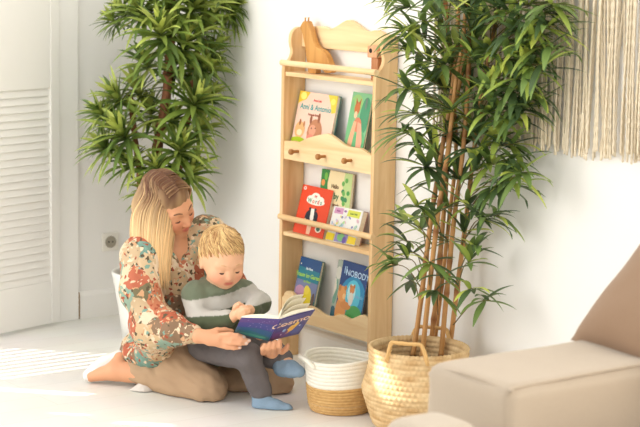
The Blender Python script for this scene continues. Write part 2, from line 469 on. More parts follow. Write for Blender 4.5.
# ---- toys on the top board
GW = wood('toy_wood', (214, 160, 92), (188, 130, 68), 'z')
gy = -.062
gp = [(303, 21.2), (306.3, 21), (307.6, 24), (309.5, 28), (311, 34), (313.5, 42), (317, 47.5), (322, 50), (326, 55), (329, 62), (331, 68), (331, 72), (324.5, 72.3), (322, 67.5), (318, 66), (315.5, 68), (315.5, 73.2), (308.5, 72.8), (307.5, 65), (306, 57), (305, 47), (303.6, 40), (302.4, 34.5), (301.2, 31), (300, 27.5), (301, 24.5)]
pts = [on_y(px, py, gy) for px, py in gp]; zb_ = min(p[2] for p in pts); fx = [(p[0], ZTOP+(p[2]-zb_)) for p in pts]
gir = thing('toy_giraffe', 'wooden toy giraffe standing at the left end of the top board', 'toy', (fx[0][0], gy, ZTOP))
sm = [(float(a[0]), max(float(a[1]), ZTOP+.0005)) for a in catmull([np.array(q) for q in fx], 4, True)]
m = MB(); m.prism(sm, (0, gy, 0), (1, 0, 0), (0, 0, 1), (0, 1, 0), .026); m.build('body', GW, gir, bevel=.003)
for k in (0, 1):
    m = MB(); q = fx[0]; m.tube([(q[0]+.006+.004*k, gy+.006+.013*k, q[1]-.004), (q[0]+.007+.004*k, gy+.006+.013*k, q[1]+.012), (q[0]+.007+.004*k, gy+.006+.013*k, q[1]+.016)], [.003, .003, .004], 8); m.build('horn', GW, gir, smooth=True)
PW = wood('pink_wood', (226, 172, 132), (206, 146, 106), 'z')
c = on_y(374, 68, -.05)
bx = thing('toy_block_figure', 'small squared wooden toy with a dark round hole beside the right panel', 'toy', (c[0]-.01, -.05, ZTOP))
hx = 1.580; zt2 = float(on_y(374, 46, -.07)[2]); zm2 = float(on_y(374, 58, -.07)[2])
m = MB(); m.box((hx-.03, -.072, zm2), (hx+.027, -.03, zt2)); m.build('head', PW, bx, bevel=.004)
m = MB(); m.box((hx-.018, -.062, ZTOP+.0005), (hx+.022, -.034, zm2)); m.build('body', wood('dark_pink_wood', (200, 140, 98), (176, 118, 80), 'z'), bx, bevel=.003)
m = MB(); zc = (zt2+zm2)/2+.004; m.tube([(hx-.008, -.0735, zc), (hx-.008, -.066, zc)], .0085, 14); m.build('hole', plain('dark', (40, 36, 32)), bx, smooth=True, auto=40)

# ================================================================== BOOKS
ART = vcol('printed_cover', .35, .45)
PAGES = plain('page_paper', (240, 230, 205), .8, .2, var=.06, bscale=200)
def circ(cx, cy, rx, ry, n=20, rot=0):
    return [(cx+rx*math.cos(2*PI*i/n)*math.cos(rot)-ry*math.sin(2*PI*i/n)*math.sin(rot), cy+rx*math.cos(2*PI*i/n)*math.sin(rot)+ry*math.sin(2*PI*i/n)*math.cos(rot)) for i in range(n)]
def paint(mb, org, ex, ey, nv, W, H, art):
    """art: ('e',cx,cy,rx,ry,rgb[,rot]) ('p',pts,rgb) ('t',txt,cx,cy,size,rgb[,rot]) in cover units (0..1 across, 0..1 up)"""
    lay = .00035
    for k, a in enumerate(art):
        h = lay+k*.00006
        if a[0] == 'e':
            rot = a[6] if len(a) > 6 else 0
            pl = [(a[1]*W+u, a[2]*H+v) for u, v in circ(0, 0, a[3]*W, a[4]*H, 22, rot)]; col = a[5]
        elif a[0] == 'p': pl = [(u*W, v*H) for u, v in a[1]]; col = a[2]
        else:
            vs, fs = text_geo(a[1], a[4]*H, .0006); rot = a[6] if len(a) > 6 else 0
            vs = [org+ex*(a[2]*W+v[0]*math.cos(rot)-v[1]*math.sin(rot))+ey*(a[3]*H+v[0]*math.sin(rot)+v[1]*math.cos(rot))+nv*h for v in vs]
            mb.add(vs, fs, lin(a[5])); continue
        pl = [(min(max(u, 0), W), min(max(v, 0), H)) for u, v in pl]
        mb.add([org+ex*u+ey*v+nv*h for u, v in pl], [tuple(range(len(pl)))], lin(col))
def make_book(label, tl, tr, ytop, ybot, zbot, th, cover, spine, art, group=None, pages=True):
    A, B = on_y(*tl, ytop), on_y(*tr, ytop)
    if A[2] < B[2]-.0 and False: pass
    ex = nrm([B[0]-A[0], 0, B[2]-A[2]]); W = np.linalg.norm(B-A)
    up = nrm(np.array([0, ytop-ybot, A[2]-zbot])); up = nrm(up-ex*(up@ex)); nv = nrm(np.cross(ex, up))
    if nv[1] > 0: nv = -nv
    # length so that the lowest corner rests on the board
    low = min(A[2], B[2]); H = (low-zbot)/up[2]
    org = (A if A[2] <= B[2] else A)-up*((A[2]-zbot)/up[2] if A[2] <= B[2] else (B[2]-zbot)/up[2])
    bk = thing('picture_book', label, 'book', org+ex*W/2, group)
    m = MB(); cv = .0016
    back = -nv
    def slab(mb, u0, u1, v0, v1, d0, d1, col):
        vs = [org+ex*u+up*v+back*d for d in (d0, d1) for u, v in ((u0, v0), (u1, v0), (u1, v1), (u0, v1))]
        mb.add(vs, [(0, 1, 2, 3), (4, 7, 6, 5), (0, 4, 5, 1), (1, 5, 6, 2), (2, 6, 7, 3), (3, 7, 4, 0)], lin(col))
    slab(m, 0, W, 0, H, 0, cv, cover); slab(m, 0, W, 0, H, th-cv, th, spine); slab(m, 0, cv, 0, H, 0, th, spine)
    m.build('cover', ART, bk)
    m = MB(); slab(m, cv, W-.003, .003, H-.003, cv, th-cv, (240, 232, 210)); m.build('page_block', PAGES, bk)
    m = MB(); paint(m, org, ex, up, nv, W, H, art); m.build('cover_print', ART, bk, recalc=False)
    return bk
zr1, zr2, zr3 = zmid+.0165, ZMID+.0005, zlow+.0165
pink = [('p', [(0, .8), (0, 1), (.28, 1), (.2, .88), (.08, .84)], (232, 196, 60)), ('p', [(.75, 1), (1, 1), (1, .74), (.9, .72), (.86, .84)], (222, 206, 70)),
    ('e', .12, .93, .08, .06, (246, 236, 130)), ('e', .9, .9, .06, .05, (246, 226, 110)),
    ('t', 'Anna Lott', .5, .88, .05, (214, 70, 70)), ('t', 'Anni & Antonio', .48, .765, .125, (40, 160, 160)), ('t', 'Freunde finden', .47, .655, .05, (150, 80, 60)),
    ('e', .17, .40, .13, .13, (226, 176, 120)), ('e', .15, .52, .025, .05, (150, 92, 58)), ('e', .26, .5, .025, .045, (190, 130, 84)), ('e', .17, .36, .07, .05, (246, 216, 176)),
    ('e', .56, .38, .19, .22, (190, 128, 92)), ('e', .42, .58, .03, .07, (150, 92, 66)), ('e', .62, .62, .03, .08, (150, 92, 66)), ('e', .5, .42, .09, .09, (222, 158, 128)), ('e', .48, .3, .1, .06, (226, 140, 120)), ('e', .8, .34, .04, .03, (90, 50, 40)), ('e', .47, .45, .012, .014, (50, 30, 26)), ('e', .57, .46, .012, .014, (50, 30, 26)),
    ('e', .18, .2, .24, .09, (170, 196, 30)), ('e', .34, .16, .1, .05, (96, 110, 130))]
make_book('pink picture book with teal title and two brown animals, left on the upper shelf', (300.5, 90.5), (338.5, 96.2), -.034, -.084, zr1, .016, (246, 206, 186), (38, 130, 128), pink, 'picture books on the upper shelf')
fox = [('e', .3, .85, .3, .12, (150, 196, 120)), ('e', .8, .7, .25, .25, (74, 150, 110)), ('e', .7, .3, .3, .2, (96, 176, 120)), ('e', .1, .6, .12, .3, (120, 186, 130)), ('e', .55, .1, .5, .1, (60, 120, 90)),
    ('e', .36, .78, .14, .09, (196, 112, 60)), ('p', [(.26, .82), (.24, .93), (.35, .86)], (176, 92, 50)), ('p', [(.4, .86), (.5, .93), (.49, .82)], (176, 92, 50)), ('e', .34, .69, .08, .05, (236, 200, 160)),
    ('e', .5, .56, .2, .1, (214, 130, 96)), ('p', [(.3, .6), (.45, .6), (.4, .3), (.3, .08), (.1, .08), (.18, .35)], (232, 176, 136)), ('p', [(.5, .6), (.7, .58), (.88, .34), (.86, .06), (.62, .06), (.6, .3)], (236, 170, 140)),
    ('e', .78, .86, .05, .08, (110, 130, 120))]
make_book('green forest picture book with a fox, right on the upper shelf', (353.5, 91.5), (372.8, 94.5), -.032, -.084, zr1, .012, (130, 190, 140), (60, 110, 80), fox, 'picture books on the upper shelf')
baby = [('p', [(0, 1), (.27, 1), (.22, .8), (.26, .62), (.2, .45), (0, .4)], (60, 140, 70)), ('e', .08, .8, .06, .05, (236, 150, 80)), ('e', .16, .6, .06, .05, (240, 170, 100)), ('e', .16, .9, .05, .06, (120, 190, 80)),
    ('p', [(.76, 1), (1, 1), (1, .1), (.8, .2), (.86, .5), (.72, .7)], (196, 220, 150))]
for i in range(14):
    baby.append(('e', .72+.24*random.random(), .15+.8*random.random(), .05, .035, random.choice([(76, 160, 80), (110, 180, 90), (60, 140, 90)]), random.random()*3))
baby += [('t', 'Hallo', .48, .77, .085, (120, 90, 60)), ('t', 'Baby', .46, .63, .13, (50, 110, 70)), ('t', 'animals', .52, .5, .07, (130, 96, 70)), ('e', .56, .24, .16, .16, (222, 168, 110)), ('e', .7, .3, .06, .1, (196, 140, 90))]
make_book('cream book with green leaf border, standing behind the red book', (322.3, 168.6), (353.2, 174.4), -.02, -.048, zr2, .014, (244, 226, 180), (150, 130, 100), baby, 'picture books on the middle shelf')
red = [('e', .1, .93, .045, .035, (250, 240, 236)), ('e', .1, .93, .022, .018, (220, 60, 50)),
    ('e', .52, .70, .3, .075, (250, 244, 232)), ('e', .36, .74, .13, .07, (250, 244, 232)), ('e', .5, .8, .14, .08, (250, 244, 232)), ('e', .66, .75, .13, .07, (250, 244, 232)),
    ('t', 'my', .5, .81, .08, (214, 70, 60)), ('t', 'W', .33, .7, .13, (40, 140, 90)), ('t', 'o', .455, .7, .13, (230, 90, 60)), ('t', 'r', .54, .7, .13, (60, 120, 110)), ('t', 'd', .62, .7, .13, (220, 80, 60)), ('t', 's', .71, .7, .13, (40, 140, 110)),
    ('e', .5, .4, .2, .13, (40, 44, 60)), ('e', .36, .36, .07, .1, (40, 44, 60)), ('e', .63, .36, .07, .1, (40, 44, 60)), ('e', .41, .54, .04, .03, (40, 40, 50)), ('e', .58, .54, .04, .03, (40, 40, 50)),
    ('p', [(.44, .55), (.55, .55), (.58, .35), (.52, .22), (.46, .35)], (250, 246, 238)), ('p', [(.43, .2), (.57, .2), (.56, .02), (.44, .02)], (246, 200, 170)), ('e', .5, .28, .03, .02, (220, 80, 60)), ('e', .32, .3, .03, .03, (240, 200, 170)),
    ('e', .8, .17, .1, .075, (240, 236, 220)), ('e', .8, .17, .06, .05, (60, 120, 100))]
make_book('red board book with a white cloud title and a dark-coated animal', (303.4, 184), (333.5, 190.6), -.034, -.082, zr2, .02, (232, 76, 42), (186, 48, 30), red, 'picture books on the middle shelf')
wht = [('p', [(.06, .97), (.36, .97), (.36, .8), (.06, .8)], (214, 160, 196)), ('p', [(.52, .96), (.94, .95), (.92, .76), (.5, .78)], (216, 222, 90)), ('t', 'bunte Welt', .72, .86, .07, (110, 140, 60)), ('t', 'Meine', .2, .88, .07, (160, 80, 140)), ('e', .43, .9, .05, .03, (150, 110, 170))]
for i in range(26):
    wht.append(('e', .08+.84*random.random(), .36+.38*random.random(), .025+.03*random.random(), .02+.03*random.random(), random.choice([(150, 200, 190), (190, 210, 230), (236, 226, 130), (150, 150, 190), (180, 220, 160), (226, 190, 200)]), random.random()*3))
wht += [('p', [(0, .02), (.26, .02), (.28, .22), (0, .24)], (236, 214, 40)), ('p', [(.72, .02), (1, .02), (1, .22), (.74, .24)], (240, 214, 50)), ('p', [(.3, .02), (.7, .02), (.72, .34), (.3, .36)], (150, 140, 200)), ('e', .5, .16, .13, .12, (130, 196, 130)), ('e', .42, .28, .06, .05, (96, 90, 160)), ('e', .62, .1, .06, .1, (110, 90, 170))]
make_book('white picture book with pink, yellow and violet patches behind the lower rail', (334.2, 205.7), (363.6, 211), -.042, -.083, zr2, .026, (240, 240, 236), (170, 120, 110), wht, 'picture books on the middle shelf')
blue = [('p', [(0, 1), (1, 1), (1, .8), (0, .84)], (40, 84, 140)), ('p', [(0, .84), (1, .8), (1, .6), (0, .62)], (40, 130, 150)), ('p', [(0, .62), (1, .6), (1, .3), (0, .34)], (120, 130, 170)), ('e', .25, .42, .22, .1, (196, 150, 180)), ('p', [(0, .34), (1, .3), (1, 0), (0, 0)], (60, 120, 110)),
    ('t', 'Ida Blum', .5, .82, .055, (220, 236, 240)), ('t', 'Traum im Garten', .5, .70, .1, (176, 220, 60)), ('t', 'zu Haus', .5, .6, .06, (150, 200, 80)),
    ('e', .62, .28, .2, .24, (226, 206, 40)), ('e', .56, .46, .12, .08, (236, 216, 70)), ('e', .74, .12, .16, .12, (196, 170, 30)), ('e', .9, .3, .07, .14, (90, 70, 60)), ('e', .08, .88, .02, .015, (240, 240, 220))]
make_book('blue-green picture book with a yellow figure, left on the lowest shelf', (301.4, 256), (322.5, 262), -.034, -.084, zr3, .014, (70, 130, 130), (90, 130, 110), blue, 'picture books on the lowest shelf')
pale = [('e', .1, .8, .12, .1, (226, 226, 214)), ('e', .06, .5, .1, .2, (120, 170, 150)), ('e', .08, .15, .12, .12, (60, 110, 130)), ('p', [(0, .4), (.1, .55), (.05, .7), (0, .7)], (236, 230, 214))]
make_book('pale grey-green book half hidden behind the bear book on the lowest shelf', (338.8, 259.5), (363, 266.8), -.026, -.064, zr3, .011, (176, 190, 176), (120, 140, 130), pale, 'picture books on the lowest shelf')
bear = [('e', .55, .45, .5, .35, (40, 140, 190)), ('e', .55, .5, .3, .25, (90, 200, 226)), ('e', .5, .55, .15, .14, (190, 240, 246)), ('t', 'II', .16, .86, .15, (170, 210, 240)), ('t', 'NOBODY', .62, .83, .13, (190, 220, 245)), ('t', 'ist', .72, .66, .07, (120, 190, 230)), ('t', 'wie du', .8, .52, .07, (120, 180, 220)),
    ('e', .72, .2, .32, .18, (70, 160, 80)), ('e', .6, .1, .3, .1, (50, 130, 66)), ('e', .9, .1, .05, .08, (40, 70, 50)),
    ('e', .2, .24, .2, .24, (222, 150, 80)), ('e', .16, .5, .16, .12, (230, 160, 90)), ('e', .06, .58, .05, .05, (200, 130, 66)), ('e', .27, .6, .05, .04, (200, 130, 66)), ('e', .26, .47, .06, .045, (246, 200, 140)), ('e', .36, .34, .2, .06, (214, 140, 72)),
    ('e', .52, .6, .09, .065, (216, 140, 80)), ('e', .52, .46, .09, .1, (230, 226, 214)), ('e', .45, .65, .03, .03, (196, 124, 66)), ('e', .59, .66, .03, .03, (196, 124, 66)), ('e', .22, .1, .2, .1, (240, 190, 110))]
make_book('dark blue picture book with an orange bear on the lowest shelf', (343.6, 259.8), (369.6, 267.4), -.040, -.084, zr3, .008, (30, 66, 128), (40, 70, 110), bear, 'picture books on the lowest shelf')

# ================================================================== PLANTS
def blade(mb, base, d, up, L, W, droop, col, fold=.25, n=6, tipc=None, shape='strap'):
    d = nrm(d); up = nrm(np.asarray(up)-d*(np.asarray(up)@d)) if abs(np.asarray(up)@d) < .98 else nrm(np.cross(d, [1, .3, 0]))
    s = nrm(np.cross(d, up)); vs = []; cs = []
    p = np.asarray(base, float).copy(); dirc = d.copy()
    for i in range(n+1):
        t = i/n
        if shape == 'strap': w = W*min(1, .45+t*2.2)*(1-t**3.2)**.9
        else: w = W*(math.sin(PI*min(1, t*.93+.05))**.75)*(1-.35*t)
        w = max(w, W*.02)
        nu = nrm(np.cross(s, dirc)); 
        vs += [p-s*w*.5+nu*w*fold, p, p+s*w*.5+nu*w*fold]
        k = .88+.2*t; mc = np.array(col)*k
        cs += [mc, mc*1.12, mc]
        p = p+dirc*(L/n); dirc = nrm(dirc+np.array([0, 0, -1.0])*droop/n*(.4+1.2*t))
    fs = []
    for i in range(n):
        a = i*3; fs += [(a, a+1, a+4, a+3), (a+1, a+2, a+5, a+4)]
    mb.add(vs, fs, [tuple(c) for c in cs])
LEAF = vcol('leaf', .38, .45, trans=.22)
def clampwall(mb, gap=.012):
    mb.v = [(max(q[0], .012), min(q[1], -gap), q[2]) for q in mb.v]

# --- dragon tree in a white pot in the corner
pc = np.array([.47, -.40, 0.0])+gv(.045, .0)
dt = thing('potted_dragon_tree', 'bushy strap-leaved dragon tree in a white pot in the room corner', 'plant', pc)
m = MB(); m.lathe([(.0, .012), (.105, .012), (.108, 0), (.115, .0), (.128, .1), (.148, .22), (.158, .27), (.160, .28), (.156, .285), (.149, .28), (.145, .265), (.143, .25)], pc, 56); m.build('pot', plain('white_ceramic', (244, 243, 238), .3, .5), dt, smooth=True)
m = MB(); m.lathe([(.144, .25), (.08, .257), (0.0, .26)], pc, 32); m.build('soil', plain('soil', (70, 52, 38), .95, .1, bump=.8, bscale=50, var=.3), dt, smooth=True)
BARK = plain('red_brown_bark', (138, 92, 66), .85, .2, bump=.9, bscale=45, var=.35)
D0_ = 7.42
def q_(x, y, dd=0): return P(x, y, D0_+dd)
base = pc+np.array([0, 0, .25])
def stem(pix, r0, r1, start):
    pts = [start]+[q_(*p) for p in pix]; pts = catmull(pts, 5)
    rad = [r0+(r1-r0)*i/(len(pts)-1) for i in range(len(pts))]
    rad = [r*(1+.10*math.sin(i*1.7)+.06*math.sin(i*3.1)) for i, r in enumerate(rad)]
    m = MB(); m.tube(pts, rad, 10); m.build('stem', BARK, dt, smooth=True)
stem([(154, 190), (156, 160), (160, 130), (166, 100), (169, 60), (172, 30), (170, -20)], .024, .017, base)
stem([(140, 200), (139, 170), (134, 130), (130, 95)], .014, .011, base+[-.02, -.03, 0])
stem([(168, 200), (178, 170), (188, 120), (193, 80), (200, 40)], .014, .01, base+[.03, .02, 0])
stem([(150, 200, .04), (165, 170, .05), (182, 168, .03)], .011, .009, base+[.0, .03, 0])
ROS = [(121, 131, -.12, 1.15), (117, 97, -.02, .9), (137, 88, .02, .9), (104, 146, -.05, .85), (146, 62, -.08, .8), (128, 162, -.08, .8), (160, 30, -.14, 1.15), (184, 42, -.1, 1.1), (140, 8, -.05, 1.1), (205, 26, 0, 1.05), (196, 4, -.05, 1.15), (168, 2, .0, 1.2), (228, 2, .0, .85), (150, -28, 0, 1.1), (190, -34, 0, 1.1), (205, 66, -.02, .9), (196, 100, -.1, 1.1), (190, 76, .05, .9), (172, 118, -.02, .75), (180, 148, -.12, 1.0), (200, 128, -.02, .8), (190, 172, -.08, .95), (156, 168, -.14, .8), (150, 190, -.08, .8), (174, 66, .1, .9), (150, 110, .1, .9), (116, 118, .1, .9), (122, 10, .05, .7), (236, 8, .06, .9), (100, 112, -.04, .75), (214, 48, .0, .8), (112, 20, .02, .6), (208, 96, .0, .8)]
for (px, py, dd, s) in ROS:
    c = q_(px, py, dd); m = MB()
    axis = nrm(nrm(gv((px-165)/90, .35 if dd < 0 else -.1, .75)))
    a1 = nrm(np.cross(axis, [0.3, .2, 1])); a2 = np.cross(axis, a1)
    nl = int(36+8*s)
    for i in range(nl):
        t = i/nl; az = i*2.39996+random.random()*.3
        el = math.radians(82-100*t+random.uniform(-10, 10))
        d = axis*math.sin(el)+(a1*math.cos(az)+a2*math.sin(az))*math.cos(el)
        L = s*(.085+.085*min(1, t*2.2))*random.uniform(.85, 1.2)
        g = random.random()
        young = max(0, 1-t*2.0)
        col = np.array(lin((118, 138, 62)))*(1-young)+np.array(lin((192, 198, 104)))*young
        if g < .3: col = np.array(lin((90, 112, 54)))
        elif g > .85: col = np.array(lin((168, 180, 92)))
        col = col*random.uniform(.95, 1.5)
        blade(m, c-axis*(.05*t)*s, d, axis, L, .0235*s*random.uniform(.85, 1.15), .5+.9*t*random.uniform(.5, 1.3), col, .2, 7)
    clampwall(m); m.build('leaf_rosette', LEAF, dt, smooth=True, recalc=False)

# --- artificial bamboo standing in the seagrass basket
bc = on_floor(417, 425); bc[2] = 0
STRAW = vcol('seagrass', .75, .2, bump=.3, bscale=220)
def woven(name, prof, c, parent, rows, nseg, amp, ca, cb, twist=.5, n=300, inner=None):
    """lathe with real woven relief; prof: list of (r,z) dense"""
    pts = catmull([np.array(p) for p in prof], 14); L = [0]
    for i in range(1, len(pts)): L.append(L[-1]+np.linalg.norm(pts[i]-pts[i-1]))
    total = L[-1]; M = rows*5
    m = MB(); vs = []; cs = []
    th = np.arange(n)*2*PI/n
    for i in range(M+1):
        s = total*i/M; j = min(np.searchsorted(L, s), len(pts)-1); j = max(j, 1)
        u = (s-L[j-1])/max(L[j]-L[j-1], 1e-9); p = pts[j-1]*(1-u)+pts[j]*u
        tg = nrm(pts[j]-pts[j-1]); nn = np.array([tg[1], -tg[0]])
        ph = i/5; row = int(ph); f = ph-row
        w = np.abs(np.sin(PI*f))**.7*(.2+.8*np.abs(np.sin(nseg*th/2+row*PI*twist))**.8)
        r = p[0]+nn[0]*amp*w; z = p[1]+nn[1]*amp*w
        for k in range(n):
            vs.append((c[0]+r[k]*math.cos(th[k]), c[1]+r[k]*math.sin(th[k]), c[2]+z[k]))
            g = noise.noise((k*nseg/n*.35, row*1.7, 3.1))*.5+.5
            cs.append(tuple(np.array(ca)*(1-g)+np.array(cb)*g))
    fs = [(i*n+j, i*n+(j+1) % n, (i+1)*n+(j+1) % n, (i+1)*n+j) for i in range(M) for j in range(n)]
    m.add(vs, fs, cs)
    return m.build(name, STRAW, parent, smooth=True, recalc=False)
sg = thing('seagrass_basket', 'woven seagrass belly basket with looped handles holding the bamboo plant', 'basket', bc)
RIMZ = .272
woven('body', [(.02, .004), (.13, .004), (.15, .012), (.165, .05), (.183, .105), (.190, .128), (.186, .15), (.172, .2), (.167, .24), (.169, RIMZ), (.162, RIMZ+.003), (.158, .25), (.16, .2), (.17, .15)], bc, sg, 30, 66, .0055, lin((240, 214, 168)), lin((186, 144, 92)))
def loop(name, angc, half, up, out, parent, c, r, z, rad, mat, dip=.02):
    pts = []
    for t in np.linspace(0, 1, 15):
        an = angc+half*(2*t-1); k = min(1, min(t, 1-t)*5.5); k = math.sin(k*PI/2)
        pts.append((c[0]+(r+out*k)*math.cos(an), c[1]+(r+out*k)*math.sin(an), c[2]+z-dip+(up+dip)*k))
    m = MB()
    for o in (0, 2.1, 4.2):
        q = []
        for i, p in enumerate(pts):
            w = i*1.3+o; q.append((p[0]+.5*rad*math.cos(w), p[1]+.5*rad*math.sin(w), p[2]+.5*rad*math.cos(w*1.0+1)))
        m.tube(catmull(q, 3), rad*.75, 6, lin((222, 180, 120)))
    m.build(name, mat, parent, smooth=True)
front = math.atan2(*(nrm(gv(-.30, .95))[[1, 0]]))
loop('handle', front, .42, .05, .004, sg, bc, .172, RIMZ, .0065, STRAW)
loop('handle', front+PI, .42, .035, .01, sg, bc, .172, RIMZ, .0065, STRAW)

bp = thing('bamboo_plant', 'tall leafy bamboo plant with tan canes standing in the seagrass basket', 'plant', bc+[0, 0, .02])
m = MB(); m.lathe([(0, .03), (.12, .03), (.135, .2), (.128, .2), (.06, .205), (0, .205)], bc, 36); m.build('soil', plain('soil', (70, 52, 38)), bp, smooth=True)
CANE = vcol('cane', .45, .4)
DB = 6.16
def PB(x, y, D): return P(x, y, min(D, float((on_y(x, y, -.075)-CAM)@_D0)))
def cane(pix, r0, r1):
    pts = catmull([PB(x, y, DB+d) for x, y, d in pix], 10); n = len(pts)
    m = MB(); rad = []; cs = []
    s = 0
    for i, p in enumerate(pts):
        if i: s += np.linalg.norm(p-pts[i-1])
        r = r0+(r1-r0)*i/n; ph = (s/.11) % 1
        nd = 1.22 if ph < .10 else 1.0
        rad.append(r*nd)
        cs.append(lin((150, 96, 54)) if ph < .10 else tuple(np.array(lin((206, 152, 92)))*(.9+.2*noise.noise((s*9, i*.3, r0*900)))))
    m.tube(pts, rad, 10, cs); m.build('cane', CANE, bp, smooth=True)
CN = [[(413, 356, -.01), (421, 300, 0), (431, 220, 0), (442, 150, .02), (452, 90, .03), (458, 20, .03), (460, -60, 0)],
      [(422, 358, -.05), (428, 300, -.05), (438, 215, -.05), (448, 150, -.05), (456, 80, -.05), (464, 30, -.05), (470, -60, -.05)],
      [(430, 352, .03), (437, 290, .03), (444, 210, .03), (450, 140, .02), (462, 70, 0), (476, 0, 0), (482, -60, 0)],
      [(441, 356, -.03), (446, 300, -.03), (454, 220, -.03), (463, 150, -.03), (468, 80, -.03), (470, 0, 0), (468, -60, 0)],
      [(449, 354, .02), (457, 290, .02), (466, 220, .02), (474, 150, .04), (484, 80, .05), (498, 10, .05), (508, -60, .05)],
      [(434, 348, .07), (440, 300, .07), (449, 220, .08), (456, 150, .1), (452, 80, .1), (446, 10, .1), (440, -60, .1)]]
for i, c in enumerate(CN): cane(c, .0092 if i < 5 else .0075, .0065)
TW = plain('twig', (120, 104, 66), .7)
def lerp_px(c, y):
    for (x0, y0, d0), (x1, y1, d1) in zip(c[:-1], c[1:]):
        if y1 <= y <= y0: t = (y-y0)/(y1-y0); return x0+(x1-x0)*t, d0+(d1-d0)*t
    return c[-1][0], 0
LC = []   # leaf clusters (px, py, depth, cane index, scale)
for px, py in [(432, 108), (417, 142), (404, 130), (425, 60), (408, 52), (440, 40), (450, 64), (436, 18), (420, 20), (404, 6), (395, -8), (452, 0), (470, 28), (490, 20), (512, 12), (530, 4), (505, 40), (520, 60), (535, 40), (488, 52), (474, 60), (500, 76), (516, 92), (484, 88), (466, 96), (452, 110), (470, 124), (490, 112), (505, 118), (522, 112), (500, 140), (482, 146), (514, 144), (462, 146), (446, 132), (436, 152), (424, 166), (440, 178), (478, 170), (494, 164), (462, 180), (530, 22), (548, 14), (540, 70), (553, 4), (556, 26), (550, 46), (548, 64), (538, 92), (530, 108), (536, 56), (520, 30), (416, 92), (402, 88), (432, 82), (445, 88), (410, 112), (470, 8), (486, -8), (430, -6), (505, -14), (525, -18), (456, 44), (508, 60), (494, 98), (476, 40), (522, 78), (462, 76), (442, 64), (480, 134), (500, 8), (416, 36), (400, 30),
               (415, 205), (404, 222), (392, 264), (412, 252), (430, 262), (447, 240), (465, 232), (478, 246), (486, 200), (500, 215), (474, 288), (490, 300), (436, 290), (468, 206), (448, 206), (410, 280), (400, 240), (406, 258), (470, 262), (442, 276), (486, 218), (514, 160), (528, 172), (518, 184), (420, 228), (434, 214), (502, 186)]:
    dd = random.uniform(-.16, .16)
    if abs(px-462+(py-60)*.1) < 15 and 25 < py < 185: dd = random.uniform(.07, .17)
    LC.append((px, py, dd))
for (px, py, dd) in LC:
    ci = min(range(len(CN)), key=lambda i: abs(lerp_px(CN[i], min(350, py+30))[0]-px)+random.random()*14)
    ox, od = lerp_px(CN[ci], min(345, py+26)); a = PB(ox, min(345, py+26), DB+od); b = P(px, py, min(DB+dd, float((on_y(px, py, -.10-.1*random.random())-CAM)@_D0)))
    m = MB()
    mid = (a+b)/2+np.array([0, 0, .03])
    m.tube(catmull([a, mid, b], 4), [.0022]*4+[.0016]*5, 5, lin((126, 110, 64)))
    out = nrm(b-a+gv(0, .1*np.sign(-dd), .02)); sparse = py > 190
    nl = random.randint(7, 9) if sparse else random.randint(11, 15)
    bright = random.random()
    for i in range(nl):
        az = random.uniform(-1.5, 1.5); el = random.uniform(-.9, .7)
        side = nrm(np.cross(out, [0, 0, 1])); 
        d = out*math.cos(az)+side*math.sin(az)+np.array([0, 0, math.sin(el)])
        g = random.random()
        if g < (.42 if bright < .8 else .2): col = lin((78, 100, 62))
        elif g < .74: col = lin((108, 132, 70))
        elif g < .9: col = lin((148, 166, 78))
        else: col = lin((192, 202, 96))
        col = np.array(col)*random.uniform(.9, 1.4)
        L = random.uniform(.10, .17)*(.85 if sparse else 1)
        bs = b-(b-mid)*random.random()*.55
        blade(m, bs, d, [0, 0, 1], L, random.uniform(.023, .034), random.uniform(.3, 1.3), col, .16, 7, shape='lance')
    clampwall(m, .05); m.build('leaf_spray', LEAF, bp, smooth=True, recalc=False)

# --- small rope basket
sc_ = on_floor(340, 409); sc_[2] = 0
rb = thing('rope_basket', 'small round basket with white rope top and jute bottom beside the seagrass basket', 'basket', sc_)
def coil(name, prof, c, rows, amp, ca, cb, parent, n=120):
    pts = catmull([np.array(p) for p in prof], 10); M = rows*6; L = [0]
    for i in range(1, len(pts)): L.append(L[-1]+np.linalg.norm(pts[i]-pts[i-1]))
    vs = []; cs = []
    for i in range(M+1):
        s = L[-1]*i/M; j = max(1, min(int(np.searchsorted(L, s)), len(pts)-1)); u = (s-L[j-1])/max(L[j]-L[j-1], 1e-9); p = pts[j-1]*(1-u)+pts[j]*u
        tg = nrm(pts[j]-pts[j-1]); nn = np.array([tg[1], -tg[0]]); w = abs(math.sin(PI*i/6))
        for k in range(n):
            t = 2*PI*k/n; f = 1+.015*math.sin(2*t+.6)+.008*math.sin(3*t)
            r = (p[0]+nn[0]*amp*w)*f; vs.append((c[0]+r*math.cos(t), c[1]+r*math.sin(t), c[2]+p[1]+nn[1]*amp*w+.006*math.sin(2*t+1)*min(1, p[1]/.15)))
            g = noise.noise((k*.5, i//6*1.3, 0))*.5+.5; cs.append(tuple(np.array(ca)*(1-g)+np.array(cb)*g))
    m = MB(); m.add(vs, [(i*n+j, i*n+(j+1) % n, (i+1)*n+(j+1) % n, (i+1)*n+j) for i in range(M) for j in range(n)], cs)
    return m.build(name, STRAW, parent, smooth=True, recalc=False)
ZB = .098
coil('jute_base', [(.01, .003), (.09, .003), (.105, .01), (.113, .04), (.119, ZB)], sc_, 17, .004, lin((222, 184, 126)), lin((196, 152, 94)), rb)
coil('rope_wall', [(.119, ZB), (.124, .14), (.129, .19), (.127, .193), (.122, .188), (.117, .14), (.112, .09), (.105, .02), (.01, .016)], sc_, 27, .0022, lin((248, 244, 232)), lin((238, 232, 216)), rb)
la = math.atan2(*(nrm(gv(-.93, .36))[[1, 0]]))
